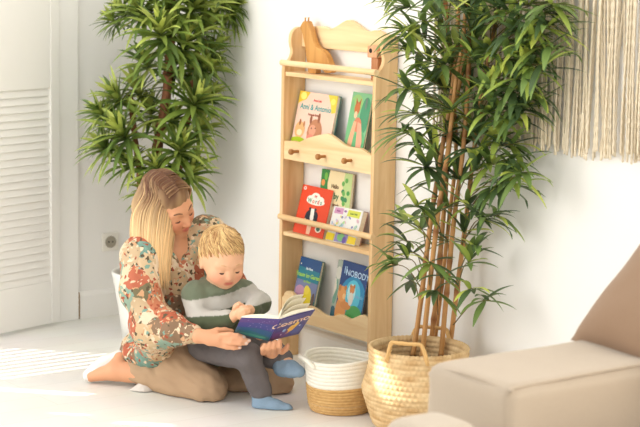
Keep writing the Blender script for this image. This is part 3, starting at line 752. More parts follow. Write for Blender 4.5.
def rope_handle(an):
    pts = []
    for t in np.linspace(0, 1, 13):
        a_ = an+.40*(2*t-1); k = math.sin(PI*t)**.6
        pts.append((sc_[0]+(.130+.022*k)*math.cos(a_), sc_[1]+(.130+.022*k)*math.sin(a_), .168+.034*k))
    m = MB(); m.tube(catmull(pts, 3), .0075, 8, lin((246, 242, 230))); m.build('handle', STRAW, rb, smooth=True)
rope_handle(la); rope_handle(la+PI)

# ================================================================== WALL HANGING
wx0, wx1 = float(on_y(437, 60, -.02)[0]), 3.02
wh = thing('macrame_hanging', 'cream fringed macrame wall hanging behind the bamboo plant', 'wall hanging', ((wx0+wx1)/2, -.02, 1.9))
ROPE = vcol('cotton_cord', .85, .1, bump=.5, bscale=260)
m = MB(); m.tube([(wx0-.08, -.022, 1.9), (wx1+.08, -.022, 1.9)], .014, 12); m.build('rod', PEG, wh, smooth=True)
NS = 96
for i in range(NS):
    x = wx0+(wx1-wx0)*(i+.5)/NS
    dx = random.gauss(0, .01); sl = random.gauss(0, .012)
    if random.random() < .1: sl += random.choice([-.09, .09, -.13, .06])
    yy = -.014-random.random()*.026
    zend = .962+.022*(x-wx0)/(wx1-wx0)+random.uniform(-.022, .02)
    pts = []
    for t in np.linspace(0, 1, 12):
        pts.append((x+dx*t+sl*max(0, t-.35)+.003*math.sin(t*9+i), yy+.003*math.sin(t*7+i*2), 1.9+(zend-1.9)*t))
    g = random.uniform(.82, 1.05); col = np.array(lin((244, 230, 204)))*g
    m = MB()
    for tw in (0, 1):
        ox, oy, zz = (0, 0, 0) if tw == 0 else (random.uniform(.005, .009), random.uniform(-.012, .0), random.uniform(-.01, .01)); kx = random.gauss(0, .008)*tw
        for o in (0, PI):
            pc_ = catmull(pts, 4); nq = len(pc_)
            q = [(p[0]+ox+kx*k/nq+.0019*math.cos(k*2.1+o), min(-.006, p[1]+oy+.0019*math.sin(k*2.1+o)), p[2]+zz*k/nq) for k, p in enumerate(pc_)]
            m.tube(q, [.0027]*(len(q)-2)+[.004, .002], 5, tuple(col))
    m.build('cord', ROPE, wh, smooth=True, recalc=False)

# ================================================================== SOFA
LINEN = plain('linen', (178, 163, 145), .9, .15, bump=.35, bscale=420, var=.05, sheen=.2)
an_ = on_floor(510, 391, .60); AX1, AY0 = an_[0], an_[1]
AW = .315
so = thing('sofa', 'beige linen sofa with piped arm at the lower right corner', 'sofa', (AX1+.6, AY0+.5, 0))
def soft_box(lo, hi, rad, h, puff=0):
    lo, hi = np.array(lo), np.array(hi); f = Field(lo-.05, hi+.05, h); f.rbox((lo+hi)/2, (hi-lo)/2, np.eye(3), rad, 0); return f
AL = 1.0
f = soft_box((AX1-AW, AY0, .10), (AX1, AY0+AL, .60), .028, .011)
field_obj('arm', f, LINEN, so, smooth=2, fold=lambda p: .004*noise.noise(p*7)+(.008*max(0, (p[2]-.5)/.1) if .05 < (p[0]-AX1+AW)/AW < .95 else 0))
def piping(name, pts, r=.004):
    m = MB(); m.tube(catmull(pts, 6), r, 8); m.build(name, LINEN, so, smooth=True)
e = .015
piping('piping', [(AX1-AW+.02, AY0+e+.002, .592), (AX1-AW+.06, AY0+e, .598), (AX1-AW/2, AY0+e-.002, .604), (AX1-e, AY0+e, .596), (AX1-e, AY0+.05, .602), (AX1-e, AY0+AL/2, .604), (AX1-e, AY0+AL-.05, .6)])
piping('piping', [(AX1-e, AY0+e, .596), (AX1-e+.002, AY0+e-.002, .45), (AX1-e, AY0+e, .12)])
piping('piping', [(AX1-AW+e, AY0+e, .596), (AX1-AW+e-.002, AY0+e-.002, .45), (AX1-AW+e, AY0+e, .12)])
f = soft_box((AX1+.004, AY0-.02, .12), (AX1+1.5, AY0+AL, .45), .05, .014); field_obj('seat', f, LINEN, so, smooth=2, fold=lambda p: .006*noise.noise(p*5))
f = soft_box((AX1+.004, AY0+AL-.2, .2), (AX1+1.5, AY0+AL, .58), .05, .014); field_obj('backrest', f, LINEN, so, smooth=2)
m = MB()
m2 = plain('sofa_foot', (90, 66, 46), .5)
for fx_, fy_ in ((AX1-AW+.05, AY0+.06), (AX1-AW+.05, AY0+AL-.06), (AX1+1.42, AY0+.06), (AX1+1.42, AY0+AL-.06)):
    m = MB(); m.tube([(fx_, fy_, 0), (fx_, fy_, .14)], [.02, .028], 12); m.build('foot', m2, so, smooth=True, auto=50)
# footstool whose padded top shows at the lower edge
fc = P(431, 470, 4.05)
fs_ = thing('footstool', 'beige padded footstool in front of the sofa arm at the bottom edge', 'footstool', (fc[0], fc[1], 0))
zt3 = float(P(430, 416, 4.08)[2])
f = Field((fc[0]-.2, fc[1]-.2, zt3-.3), (fc[0]+.2, fc[1]+.2, zt3+.05), .009)
f.rbox((fc[0], fc[1], zt3-.11), (.092, .092, .11), np.eye(3), .045, 0)
field_obj('cushion', f, plain('linen_light', (184, 171, 154), .9, .15, bump=.35, bscale=420, sheen=.2), fs_, smooth=2, fold=lambda p: .003*noise.noise(p*9))
for sx in (-.055, .055):
    for sy in (-.055, .055):
        m = MB(); m.tube([(fc[0]+sx, fc[1]+sy, 0), (fc[0]+sx*.9, fc[1]+sy*.9, zt3-.21)], [.012, .017], 10); m.build('leg', m2, fs_, smooth=True)
# scatter cushion
ca = P(570.5, 340, 4.70); cbp = P(643, 246, 4.80)
eu = nrm(cbp-ca); ew = nrm(np.array([1.0, .0, -.02]) - eu*(np.array([1.0, .0, -.02])@eu)); en = np.cross(eu, ew)
S = .45; cc = ca+eu*S/2+ew*S/2
pl = tag_o = None
def pillow(name, parent, mat):
    n = 34; vs = []; 
    for side in (1, -1):
        for i in range(n+1):
            for j in range(n+1):
                u, v = 2*i/n-1, 2*j/n-1
                pin = 1-.07*(1-abs(v)**2)*abs(u)**3; pin2 = 1-.07*(1-abs(u)**2)*abs(v)**3
                t = ((1-u**4)*(1-v**4))**.55*.075+.003*noise.noise((u*3, v*3, side))
                vs.append(cc+eu*(u*S/2*pin)+ew*(v*S/2*pin2)+en*side*t)
    m = MB(); N = (n+1)**2; fs = []
    for s0 in (0, 1):
        for i in range(n):
            for j in range(n):
                a = s0*N+i*(n+1)+j; q = (a, a+1, a+n+2, a+n+1); fs.append(q if s0 else q[::-1])
    m.add(vs, fs); return m.build(name, mat, parent, smooth=True)
cu_ = pillow('scatter_cushion', None, plain('brown_linen', (146, 119, 96), .9, .1, bump=.4, bscale=380, var=.06, sheen=.2))
tag(cu_, 'taupe brown linen scatter cushion leaning on the sofa arm', 'cushion')

# ================================================================== PEOPLE
SKIN = vcol('skin', .5, .35, sss=.0)
HAIR = vcol('hair', .42, .35)
def frame_of(fwd, hint):
    f = nrm(fwd); u = nrm(np.asarray(hint)-f*(np.asarray(hint)@f)); l = np.cross(u, f)
    return f, l, u
def head(fd, c, fr, s=1.0, child=False):
    f, l, u = fr; M = np.array([f, l, u]); w = lambda a, b, d: c+(f*a+l*b+u*d)*s
    if child:
        fd.ell(w(-.012, 0, .022), (.098*s, .084*s, .090*s), M, .01)
        fd.ell(w(.024, 0, -.038), (.066*s, .062*s, .066*s), M, .05)
        fd.ell(w(.064, 0, -.086), (.022*s, .024*s, .018*s), M, .03)
        for sg_ in (1, -1): fd.ell(w(.055, sg_*.033, -.048), (.029*s, .029*s, .030*s), M, .03)
    else:
        fd.ell(w(-.012, 0, .025), (.096*s, .076*s, .090*s), M, .01)
        fd.ell(w(.026, 0, -.038), (.066*s, .060*s, .078*s), M, .05)
        fd.ell(w(.066, 0, -.102), (.020*s, .022*s, .016*s), M, .03)
        for sg_ in (1, -1): fd.ell(w(.052, sg_*.034, -.045), (.03*s, .028*s, .034*s), M, .03)
    for sg_ in (1, -1): fd.cut(w(.100, sg_*.032, -.014), (.014*s, .018*s, .012*s), M, .014)
    for sg_ in (1, -1): fd.ell(w(.078, sg_*.032, -.016), (.012*s, .0145*s, .011*s), M, .004)
    for sg_ in (1, -1): fd.cone(w(.086, sg_*.014, .004), w(.074, sg_*.046, .004), .009*s, .007*s, .014)
    nl = .012 if child else .0
    fd.cone(w(.088, 0, -.008), w(.108-nl, 0, -.045), .0075*s, .0105*s, .014)
    for sg_ in (1, -1): fd.ell(w(.098-nl, sg_*.010, -.05), (.008*s, .007*s, .006*s), M, .006)
    zl_ = -.070 if child else -.076
    fd.ell(w(.088-nl*.3, 0, zl_+.004), (.009*s, .021*s, .0048*s), M, .004)
    fd.ell(w(.087-nl*.3, 0, zl_-.006), (.009*s, .017*s, .0052*s), M, .004)
    es = .08 if child else .075
    for sg_ in (1, -1):
        fd.ell(w(-.012, sg_*es, -.02), (.018*s, .009*s, .03*s), M, .006)
        fd.cut(w(-.004, sg_*(es+.011), -.018), (.009*s, .006*s, .016*s), M, .004)
    return w
def skin_paint(base, spots):
    b = np.array(lin(base))
    def fn(V):
        c = np.ones((len(V), 3))*b
        for p, r, rgb, k in spots:
            d = np.linalg.norm(V-p, axis=1); t = np.clip(1-(d/r)**2, 0, 1)[:, None]*k
            c = c*(1-t)+np.array(lin(rgb))*t
        return c
    return fn
def arc(w, pts, r, name, parent, col, mat):
    m = MB(); q = catmull([w(*p) for p in pts], 5); n = len(q)
    m.tube(q, [r*(.35+.65*math.sin(PI*min(1, max(0, (i+.3)/n)))) for i in range(n)], 6, lin(col)); return m.build(name, mat, parent, smooth=True)

# ---------------- woman
wroot_loc = on_floor(175, 392); wroot_loc[2] = 0
woman = thing('person', 'long-haired blonde woman in patterned blouse and tan leggings sitting on the floor', 'person', wroot_loc)
hipC, rhip, lhip = P(168, 352, 6.62), P(158, 361, 6.58), P(186, 357, 6.70)
belly, chest, uch, neckb = P(170, 318, 6.58), P(172, 284, 6.57), P(174, 263, 6.56), P(173, 243, 6.55)
rsh, relb, rwr = P(141, 256, 6.42), P(153, 327, 6.30), P(199, 336, 6.17)
lsh, lelb, lwr = P(207, 234, 6.62), P(236, 300, 6.60), P(266, 350, 6.30)
rkn, rank = P(207, 386, 6.34), P(127, 372, 6.49)
lkn, lank = P(276, 383, 6.46), P(162, 388, 6.50)
hc = P(167.5, 203, 6.50)
wf = frame_of(gv(.72, .60, -.30), gv(-.30, .30, 1))
HB = .0035
lo_ = np.minimum.reduce([rank, lelb, rwr, lkn, hc, hipC, lwr, P(86, 376, 6.55)])-.2; hi_ = np.maximum.reduce([rank, lelb, rwr, lkn, hc, hipC, lwr, P(86, 376, 6.55), P(280, 340, 6.1)])+.2
lo_[2] = -.01; hi_[2] = hc[2]+.17
fd = Field(lo_, hi_, HB)
w = head(fd, hc, wf)
fd.cone(w(-.03, 0, -.06), neckb, .046, .046, .03)
fd.chain([neckb, uch, chest, belly, hipC], [.05, .08, .09, .09, .10], .04)
fd.cone(uch, rsh, .055, .04, .04); fd.cone(uch, lsh, .055, .04, .04)
fd.chain([rsh, relb, rwr], [.036, .032, .024], .02); fd.chain([lsh, lelb, lwr], [.036, .032, .024], .02)
fd.chain([rhip, rkn, rank], [.06, .045, .034], .03); fd.chain([lhip, lkn, lank], [.06, .045, .034], .03)
# right hand on the book
px3 = lambda *a: P(*a)
palm_a, palm_b = P(207, 337, 6.16), P(219, 339, 6.145)
fd.cone(rwr, palm_a, .023, .022, .015); fd.cone(palm_a, palm_b, .022, .02, .012); fd.cone(P(210, 341.5, 6.15), P(219, 343, 6.145), .016, .013, .012)
FING = [[(221, 335, 6.14), (230, 334.5, 6.125), (238, 335.5, 6.12), (244, 337, 6.125)],
        [(222, 338.5, 6.14), (233, 338.5, 6.12), (242, 339.5, 6.115), (249.5, 340.5, 6.12)],
        [(221, 342, 6.14), (231, 343, 6.12), (240, 343.5, 6.115), (246.5, 343.5, 6.12)],
        [(219, 345, 6.145), (227, 347, 6.13), (234, 347.8, 6.125), (240, 347.5, 6.13)]]
for q in FING: fd.chain([P(*a) for a in q], [.0095, .009, .008, .0068], .005)
fd.chain([P(208, 333.5, 6.16), P(217, 330.5, 6.17), P(225, 329.8, 6.18), P(232, 331, 6.185)], [.013, .0105, .009, .0075], .006)
# left hand under the book
fd.cone(lwr, P(272, 352, 6.2), .024, .024, .02)
for i, (a, b_, c_) in enumerate([((263, 353), (263, 348.5), (265, 344.8)), ((268, 353.5), (268, 348), (270, 343.2)), ((273.5, 353), (273.5, 347), (275, 341.8)), ((279, 351.5), (279.5, 346), (280, 341))]):
    fd.chain([P(*a, 6.18), P(*b_, 6.10), P(*c_, 6.095)], [.0095, .0092, .0078], .005)
fd.chain([P(282, 352, 6.2), P(286, 349, 6.19), P(288, 345, 6.18)], [.011, .009, .0075], .006)
# right ankle and foot
toe = P(91, 376, 6.53); heel = P(120, 358, 6.53)
fd.cone(rank, P(116, 371, 6.50), .034, .033, .02); fd.cone(P(116, 371, 6.50), toe, .033, .022, .02); fd.cone(P(116, 370, 6.51), heel, .03, .024, .02)
ltoe = P(130, 396, 6.44)
fd.chain([lank, P(148, 391, 6.46), ltoe], [.032, .028, .018], .02)
fd.clip_below(.002)
lips = [(w(.097, b, -.074), .011, (196, 96, 84), .9) for b in (-.014, -.005, .005, .014)]
cheek = [(w(.085, s_*.038, -.045), .035, (226, 140, 110), .5) for s_ in (1, -1)]+[(w(.11, 0, -.045), .02, (222, 140, 108), .35)]
nails = [(P(q[-1][0], q[-1][1], q[-1][2]-.008), .008, (244, 226, 214), .9) for q in FING]
field_obj('body', fd, SKIN, woman, skin_paint((222, 162, 124), cheek+lips+nails), smooth=1)
for s_ in (1, -1):
    arc(w, [(.086, s_*.020, -.022), (.0905, s_*.030, -.0265), (.082, s_*.046, -.023)], .0022, 'eyelash', woman, (60, 40, 30), HAIR)
    arc(w, [(.097, s_*.014, .006), (.092, s_*.032, .014), (.074, s_*.05, .006)], .0028, 'eyebrow', woman, (120, 84, 56), HAIR)

def fold1(p): return .005*noise.noise(p*14)+.0045*(1-2*abs(noise.noise(np.array([p[0]*22+p[2]*9, p[1]*22+p[2]*6, p[2]*11]))))
# blouse
BF = Field(lo_, hi_, .0055)
BF.chain([uch, chest, belly, P(168, 345, 6.6)], [.098, .112, .112, .135], .06)
BF.cone(P(175, 252, 6.55), uch, .062, .09, .03)
BF.cone(uch, rsh, .075, .066, .05); BF.cone(uch, lsh, .075, .062, .05)
BF.chain([rsh, P(140, 290, 6.35), relb], [.064, .066, .068], .04); BF.chain([relb, P(172, 330, 6.24), P(192, 335, 6.19)], [.066, .052, .034], .04)
BF.chain([lsh, lelb, P(258, 336, 6.40)], [.062, .06, .045], .04)
BF.cone(relb, P(158, 348, 6.44), .055, .07, .06)
BF.ell(P(160, 350, 6.58), (.15, .15, .07), None, .05)
BF.clip_below(P(156, 366, 6.5)[2])
# open neck
vn = uch+nrm(gv(.64, .77))*.10
Mv = np.array([nrm(gv(.64, .77)), nrm(gv(.77, -.64)), np.array([0, 0, 1.0])])
BF.cut(P(184, 243, 6.47), (.085, .05, .05), Mv, .01)
BF.cut(P(187, 254, 6.44), (.07, .024, .055), Mv, .01)
def blouse_mat():
    m, nt, b = new_mat('patchwork_print')
    tc = nt.nodes.new('ShaderNodeTexCoord'); nz = nt.nodes.new('ShaderNodeTexNoise'); nz.inputs['Scale'].default_value = 30; nz.inputs['Detail'].default_value = 3
    mixv = nt.nodes.new('ShaderNodeMix'); mixv.data_type = 'RGBA'; mixv.blend_type = 'ADD'; mixv.inputs[0].default_value = .035
    nt.links.new(tc.outputs['Object'], mixv.inputs[6]); nt.links.new(nz.outputs['Color'], mixv.inputs[7]); nt.links.new(tc.outputs['Object'], nz.inputs['Vector'])
    v1 = nt.nodes.new('ShaderNodeTexVoronoi'); v1.inputs['Scale'].default_value = 12
    nt.links.new(mixv.outputs[2], v1.inputs['Vector'])
    sep = nt.nodes.new('ShaderNodeSeparateColor'); nt.links.new(v1.outputs['Color'], sep.inputs[0])
    r = nt.nodes.new('ShaderNodeValToRGB'); r.color_ramp.interpolation = 'CONSTANT'
    cols = [(222, 196, 164), (142, 164, 146), (178, 96, 70), (206, 176, 138), (118, 110, 82), (196, 124, 92), (226, 206, 178), (116, 150, 138), (184, 104, 78), (210, 184, 148), (140, 112, 88), (196, 170, 136)]
    el = r.color_ramp.elements
    while len(el) < len(cols): el.new(.5)
    for i, c_ in enumerate(cols): el[i].position = i/len(cols); el[i].color = (*lin(c_), 1)
    nt.links.new(sep.outputs[0], r.inputs['Fac'])
    v2 = nt.nodes.new('ShaderNodeTexVoronoi'); v2.inputs['Scale'].default_value = 95; nt.links.new(mixv.outputs[2], v2.inputs['Vector'])
    sep2 = nt.nodes.new('ShaderNodeSeparateColor'); nt.links.new(v2.outputs['Color'], sep2.inputs[0])
    r2 = nt.nodes.new('ShaderNodeValToRGB'); r2.color_ramp.interpolation = 'CONSTANT'
    e2 = r2.color_ramp.elements
    c2 = [(230, 208, 178), (166, 84, 62), (126, 160, 146), (220, 194, 162), (96, 82, 62), (206, 160, 120)]
    while len(e2) < len(c2): e2.new(.5)
    for i, c_ in enumerate(c2): e2[i].position = i/len(c2); e2[i].color = (*lin(c_), 1)
    nt.links.new(sep2.outputs[1], r2.inputs['Fac'])
    gt = nt.nodes.new('ShaderNodeMath'); gt.operation = 'GREATER_THAN'; gt.inputs[1].default_value = .70; nt.links.new(sep2.outputs[2], gt.inputs[0])
    mx = nt.nodes.new('ShaderNodeMix'); mx.data_type = 'RGBA'; nt.links.new(gt.outputs[0], mx.inputs[0]); nt.links.new(r.outputs[0], mx.inputs[6]); nt.links.new(r2.outputs[0], mx.inputs[7])
    nt.links.new(mx.outputs[2], b.inputs['Base Color']); b.inputs['Roughness'].default_value = .7; b.inputs['Specular IOR Level'].default_value = .25
    return m
field_obj('blouse', BF, blouse_mat(), woman, smooth=2, fold=fold1)
# leggings
LF = Field(lo_, hi_, .0055)
LF.ell(hipC, (.15, .14, .11), None, .04)
LF.chain([rhip, P(180, 367, 6.46), rkn], [.105, .092, .072], .04)
LF.chain([rkn, P(178, 387, 6.40), P(150, 375.5, 6.45), P(131, 371.5, 6.485)], [.066, .060, .044, .036], .010)
LF.chain([lhip, P(236, 370, 6.58), lkn], [.10, .085, .060], .04)
LF.chain([lkn, P(219, 385.6, 6.482), P(172, 388, 6.50)], [.058, .052, .040], .03)
LF.ell(P(206, 392, 6.33), (.06, .06, .055), None, .04)
LF.clip_below(.003)
def fold2(p): return .003*noise.noise(p*22)+.0045*noise.noise(np.array([p[0]*20+p[2]*30, p[1]*45, p[2]*45]))
field_obj('leggings', LF, plain('tan_leggings', (182, 152, 122), .8, .15, bump=.2, bscale=500), woman, smooth=2, fold=fold2)
# socks
SK = plain('white_knit', (236, 232, 228), .9, .1, bump=.4, bscale=400); SK2 = plain('grey_knit', (222, 214, 206), .9, .1, bump=.4, bscale=400)
SF = Field(P(100, 365, 6.52)-.2, P(100, 365, 6.52)+.2, .004)
SF.chain([P(89, 375.5, 6.535), P(98, 370, 6.545), P(108, 363, 6.555), P(120, 357, 6.54)], [.024, .029, .029, .026], .02)
SF.clip_below(.002); field_obj('sock', SF, SK, woman, smooth=1, fold=lambda p: .0015*noise.noise(p*60))
SF = Field(P(140, 392, 6.48)-.15, P(140, 392, 6.48)+.15, .004)
SF.chain([P(156, 391, 6.46), P(144, 391.5, 6.435), P(129, 396, 6.425)], [.034, .032, .021], .02)
SF.clip_below(.002); field_obj('sock', SF, SK2, woman, smooth=1, fold=lambda p: .0015*noise.noise(p*60))
# hair: scalp volume plus long locks
f_, l_, u_ = wf; M_ = np.array(wf)
HF = Field(hc-.36, hc+.22, .005)
HF.ell(w(-.013, 0, .032), (.101, .080, .0935), M_, .01)
HF.ell(w(-.05, .01, -.03), (.066, .070, .085), M_, .04)
HF.cut(w(.112, .006, -.060), (.082, .062, .098), M_, .012)
def hsurf(px, y):
    c_ = np.interp(y, [176, 195, 215, 240, 285], [160, 158, 155, 152, 153]); hw = np.interp(y, [176, 195, 215, 240, 285], [14, 23, 23, 20, 17])
    d0 = np.interp(y, [176, 215, 240, 285], [6.50, 6.50, 6.46, 6.42]); dep = np.interp(y, [176, 195, 215, 240, 285], [.05, .088, .092, .075, .05])
    q = min(1, abs(px-c_)/hw); return P(px, y, d0-dep*math.sqrt(max(0, 1-q*q)))
HF.chain([w(-.05, -.05, -.02), P(151, 240, 6.455), P(152, 268, 6.43)], [.062, .054, .035], .05)
HF.chain([w(-.02, .068, .02), w(-.03, .066, -.09)], [.016, .013], .03)
r_, b_ = np.array(lin((106, 68, 45))), np.array(lin((240, 202, 148)))
def hair_col(V):
    t = np.clip((np.abs((V-hc)@l_)*.45+.098-(V-hc)@u_)/.20, 0, 1)
    n_ = np.array([noise.noise((p[0]*50, p[1]*50, p[2]*4)) for p in V])
    t = np.clip(t+.3*n_, 0, 1)[:, None]
    return (r_*(1-t)+b_*t)*.85
field_obj('hair', HF, HAIR, woman, hair_col, smooth=2, fold=lambda p: .002*noise.noise((p[0]*90, p[1]*90, p[2]*6)))
m = MB()
def cap(a_, b__, lift=.003):
    q = 1-((a_+.013)/.101)**2-(b__/.080)**2
    return w(a_, b__, .032+(.0935+lift)*math.sqrt(max(0.02, q)))
def part(t): return cap(.068-.14*t, .006, .004)
def lock(a, mids, end, r, flat=.5):
    pts = catmull([a]+mids+[end], 6); n = len(pts)
    rad = [r*(.75+.4*math.sin(PI*i/n))*(1 if i < n-5 else (n-i)/6) for i in range(n)]
    V_ = np.array(pts)-hc; t = np.clip((np.abs(V_@l_)*.45+.098-V_@u_)/.20+random.uniform(-.3, .3), 0, 1)
    br = random.uniform(.72, 1.15)
    cs = [tuple((r_*(1-q)+b_*q)*br) for q in t]
    m.tube(pts, rad, 5, cs, flat=flat)
for i in range(360):      # fall over the near shoulder
    t = random.random(); a = part(t); sp = 1-t+random.uniform(-.12, .12)
    sp = min(1, max(0, sp)); j = random.uniform(-1, 1)
    up_ = cap(.062-.135*t, -.040, .006)
    q1 = hsurf(143+36*sp+j, 194+j*2); q2 = hsurf(133+44*sp+j, 214); q3 = hsurf(132+41*sp+j*1.5, 240); q4 = hsurf(136.5+33*sp+j*2, 266)
    q5 = hsurf(139+30*sp+j*2.5, random.uniform(274, 291))
    lift = gv(0, random.uniform(-.006, .005))
    lock(a, [up_+lift, q1+lift, q2+lift, q3+lift, q4+lift], q5, random.uniform(.0022, .0042), .6)
for i in range(110):      # far side, tucked behind the cheek
    t = random.random(); a = part(t)
    s1 = cap(.062-.130*t, .045, .005); s2 = w(.050-.12*t, .074+.006*random.random(), .045); s3 = w(.020-.07*t, .084, -.02); s4 = w(-.02-.03*t, .080+random.uniform(-.006, .01), -.085-.02*random.random())
    lock(a, [s1, s2, s3], s4, random.uniform(.0022, .004))
for i in range(90):      # crown and back
    az = random.uniform(-1, 1); a = part(.55+.45*random.random()); az = -.35+1.2*(az+1)/2; s1 = cap(-.085, .045*az, .004); s2 = w(-.118, .05*az, .035); s3 = w(-.116, .05*az, -.04); s4 = P(142+18*random.random(), 238+10*random.random(), 6.47)
    lock(a, [s1, s2, s3], s4, random.uniform(.003, .005))
m.build('hair_locks', HAIR, woman, smooth=True, recalc=False)

# ---------------- toddler
croot = P(214, 352, 6.42)
kid = thing('person', 'blond toddler in green and grey striped top sitting on the woman\'s lap', 'person', croot)
ch, cn, cch, cb_, chip = P(222.3, 257.2, 6.33), P(219, 288, 6.37), P(219, 305, 6.38), P(215, 328, 6.41), P(212, 343, 6.43)
crs, cre, crw = P(196, 295, 6.34), P(199, 322, 6.27), P(230, 319, 6.20)
cls, cle, clw = P(243, 293, 6.40), P(259, 303, 6.33), P(251, 310, 6.24)
crh, crk, cra = P(206, 346, 6.40), P(247, 356, 6.20), P(262, 392, 6.235)
clh, clk, cla = P(222, 346, 6.46), P(272, 354, 6.30), P(285, 360, 6.27)
kf = frame_of(gv(.40, .85, -.30), gv(-.02, 0, 1))
lo2 = P(214, 320, 6.3)-np.array([.36, .36, .36]); hi2 = P(214, 320, 6.3)+np.array([.36, .36, .40]); lo2[2] = -.01
KF = Field(lo2, hi2, .003)
kw = head(KF, ch, kf, .90, True)
KF.cone(kw(-.02, 0, -.05), cn, .036, .04, .025); KF.chain([cn, cch, cb_, chip], [.045, .062, .066, .068], .04)
KF.cone(cch, crs, .045, .03, .03); KF.cone(cch, cls, .045, .03, .03)
KF.chain([crs, cre, crw], [.026, .024, .017], .015); KF.chain([cls, cle, clw], [.026, .024, .017], .015)
KF.chain([crh, crk, cra], [.04, .032, .024], .02); KF.chain([clh, clk, cla], [.04, .032, .024], .02)
KF.cone(crw, P(236.5, 314.5, 6.18), .018, .0175, .012); KF.cone(clw, P(245, 309.5, 6.195), .018, .0165, .012)
for q in ([(238, 311, 6.17), (242, 307.5, 6.165), (246.5, 306.5, 6.17)], [(240, 313, 6.165), (244.5, 310, 6.155), (249, 309, 6.16)], [(240.5, 315.5, 6.165), (245.5, 313, 6.155), (249.5, 312, 6.16)], [(240, 318, 6.17), (244, 316.5, 6.16), (248, 315.5, 6.165)], [(233.5, 311.5, 6.185), (235, 306.5, 6.175), (238.5, 304.5, 6.17)]):
    KF.chain([P(*a) for a in q], [.0075, .007, .0058], .004)
for q in ([(242.5, 305.5, 6.19), (239, 303.5, 6.185), (236, 304.5, 6.18)], [(241, 308, 6.19), (237, 307, 6.18), (234, 308.5, 6.175)]):
    KF.chain([P(*a) for a in q], [.0072, .0066, .0055], .004)
KF.chain([cra, P(264, 404, 6.22), P(284, 410, 6.2)], [.022, .024, .016], .015)
KF.chain([cla, P(287, 367, 6.25), P(298, 372, 6.21)], [.022, .024, .016], .015)
KF.clip_below(.002)
ks = [(kw(.092, b, -.070), .010, (206, 108, 96), .85) for b in (-.012, -.004, .004, .012)]+[(kw(.08, s_*.046, -.052), .035, (240, 158, 130), .6) for s_ in (1, -1)]+[(kw(.1, 0, -.048), .018, (236, 160, 132), .4)]
field_obj('body', KF, SKIN, kid, skin_paint((234, 182, 146), ks), smooth=1)
for s_ in (1, -1):
    arc(kw, [(.084, s_*.019, -.022), (.0895, s_*.032, -.026), (.080, s_*.047, -.022)], .0030, 'eyelash', kid, (74, 50, 38), HAIR)  # lashes drawn thick and dark to include the shade under the lids
    arc(kw, [(.096, s_*.016, .006), (.091, s_*.032, .012), (.074, s_*.05, .006)], .0020, 'eyebrow', kid, (214, 168, 124), HAIR)
TF = Field(lo2, hi2, .004)
TF.chain([cn-[0, 0, .01], cch, cb_, chip], [.062, .084, .088, .09], .04)
TF.cone(cch, crs, .06, .047, .03); TF.cone(cch, cls, .06, .045, .03)
TF.chain([crs, cre], [.046, .043], .025); TF.chain([cre, P(228, 319, 6.205)], [.042, .031], .02)
TF.chain([cls, cle], [.045, .040], .025); TF.chain([cle, P(252, 309.5, 6.25)], [.039, .029], .02)
for k in range(14):       # ribbed stand-up collar
    a0, a1 = 2*PI*k/14, 2*PI*(k+1)/14
    cc0 = cn+np.array([0, 0, .010])
    q0, q1 = [cc0+gv(math.cos(a)*.060, math.sin(a)*.058, -.010*math.sin(a)) for a in (a0, a1)]
    TF.cone(q0, q1, .017, .017, .012)
TF.cut(P(212, 352, 6.40), (.2, .2, .012), None, .01)
GREEN, GREY, GDK = np.array(lin((84, 92, 70))), np.array(lin((188, 184, 176))), np.array(lin((110, 118, 98)))
Xc = lambda V: (V-CAM)@gv(1, 0)
def top_col(V):
    x = Xc(V); D = (V-CAM)@gv(0, -1)
    zc_ = np.interp(x, [Xc(P(188, 306, 6.3)), Xc(P(224, 303, 6.28)), Xc(P(254, 291, 6.35))], [P(188, 307, 6.3)[2], P(224, 303, 6.28)[2], P(254, 292, 6.35)[2]])
    d = (V[:, 2]-zc_)
    c = np.where((np.abs(d) < .026)[:, None], GREY, GREEN)
    c = np.where((d >= .026)[:, None], GDK, c)
    # forearm sleeves stay green
    return c
field_obj('jumper', TF, vcol('jersey', .9, .1, bump=.35, bscale=350, sheen=.15), kid, top_col, smooth=1, fold=lambda p: .003*noise.noise(p*24)+.002*noise.noise(p*50))
PF = Field(lo2, hi2, .004)
PF.ell(chip, (.088, .085, .07), None, .03)
PF.chain([crh, crk], [.062, .05], .03); PF.chain([crk, P(256, 378, 6.225), P(261, 390, 6.23)], [.048, .041, .040], .02)
PF.chain([clh, clk], [.062, .048], .03); PF.chain([clk, P(282, 358.5, 6.28)], [.046, .040], .02)
PF.cut(chip+[0, 0, .085], (.12, .12, .03), None, .01)
field_obj('trousers', PF, plain('grey_joggers', (112, 106, 106), .9, .1, bump=.3, bscale=400, var=.05), kid, smooth=1, fold=lambda p: .003*noise.noise(p*26)+.002*noise.noise(p*55))
BS = plain('blue_knit', (140, 164, 186), .9, .1, bump=.5, bscale=350, var=.06)
SF = Field(P(270, 400, 6.22)-.15, P(270, 400, 6.22)+.15, .0035)
SF.chain([P(261, 392, 6.235), P(262, 404, 6.225), P(275, 408, 6.21), P(287, 409.8, 6.2)], [.033, .033, .029, .022], .015); SF.clip_below(.002)
field_obj('sock', SF, BS, kid, smooth=1, fold=lambda p: .0012*noise.noise(p*70))
SF = Field(P(288, 366, 6.25)-.15, P(288, 366, 6.25)+.15, .0035)
SF.chain([P(281, 360, 6.28), P(283, 367, 6.265), P(291, 369, 6.235), P(299, 371.5, 6.21)], [.034, .033, .029, .022], .015)
field_obj('sock', SF, BS, kid, smooth=1, fold=lambda p: .0012*noise.noise(p*70))
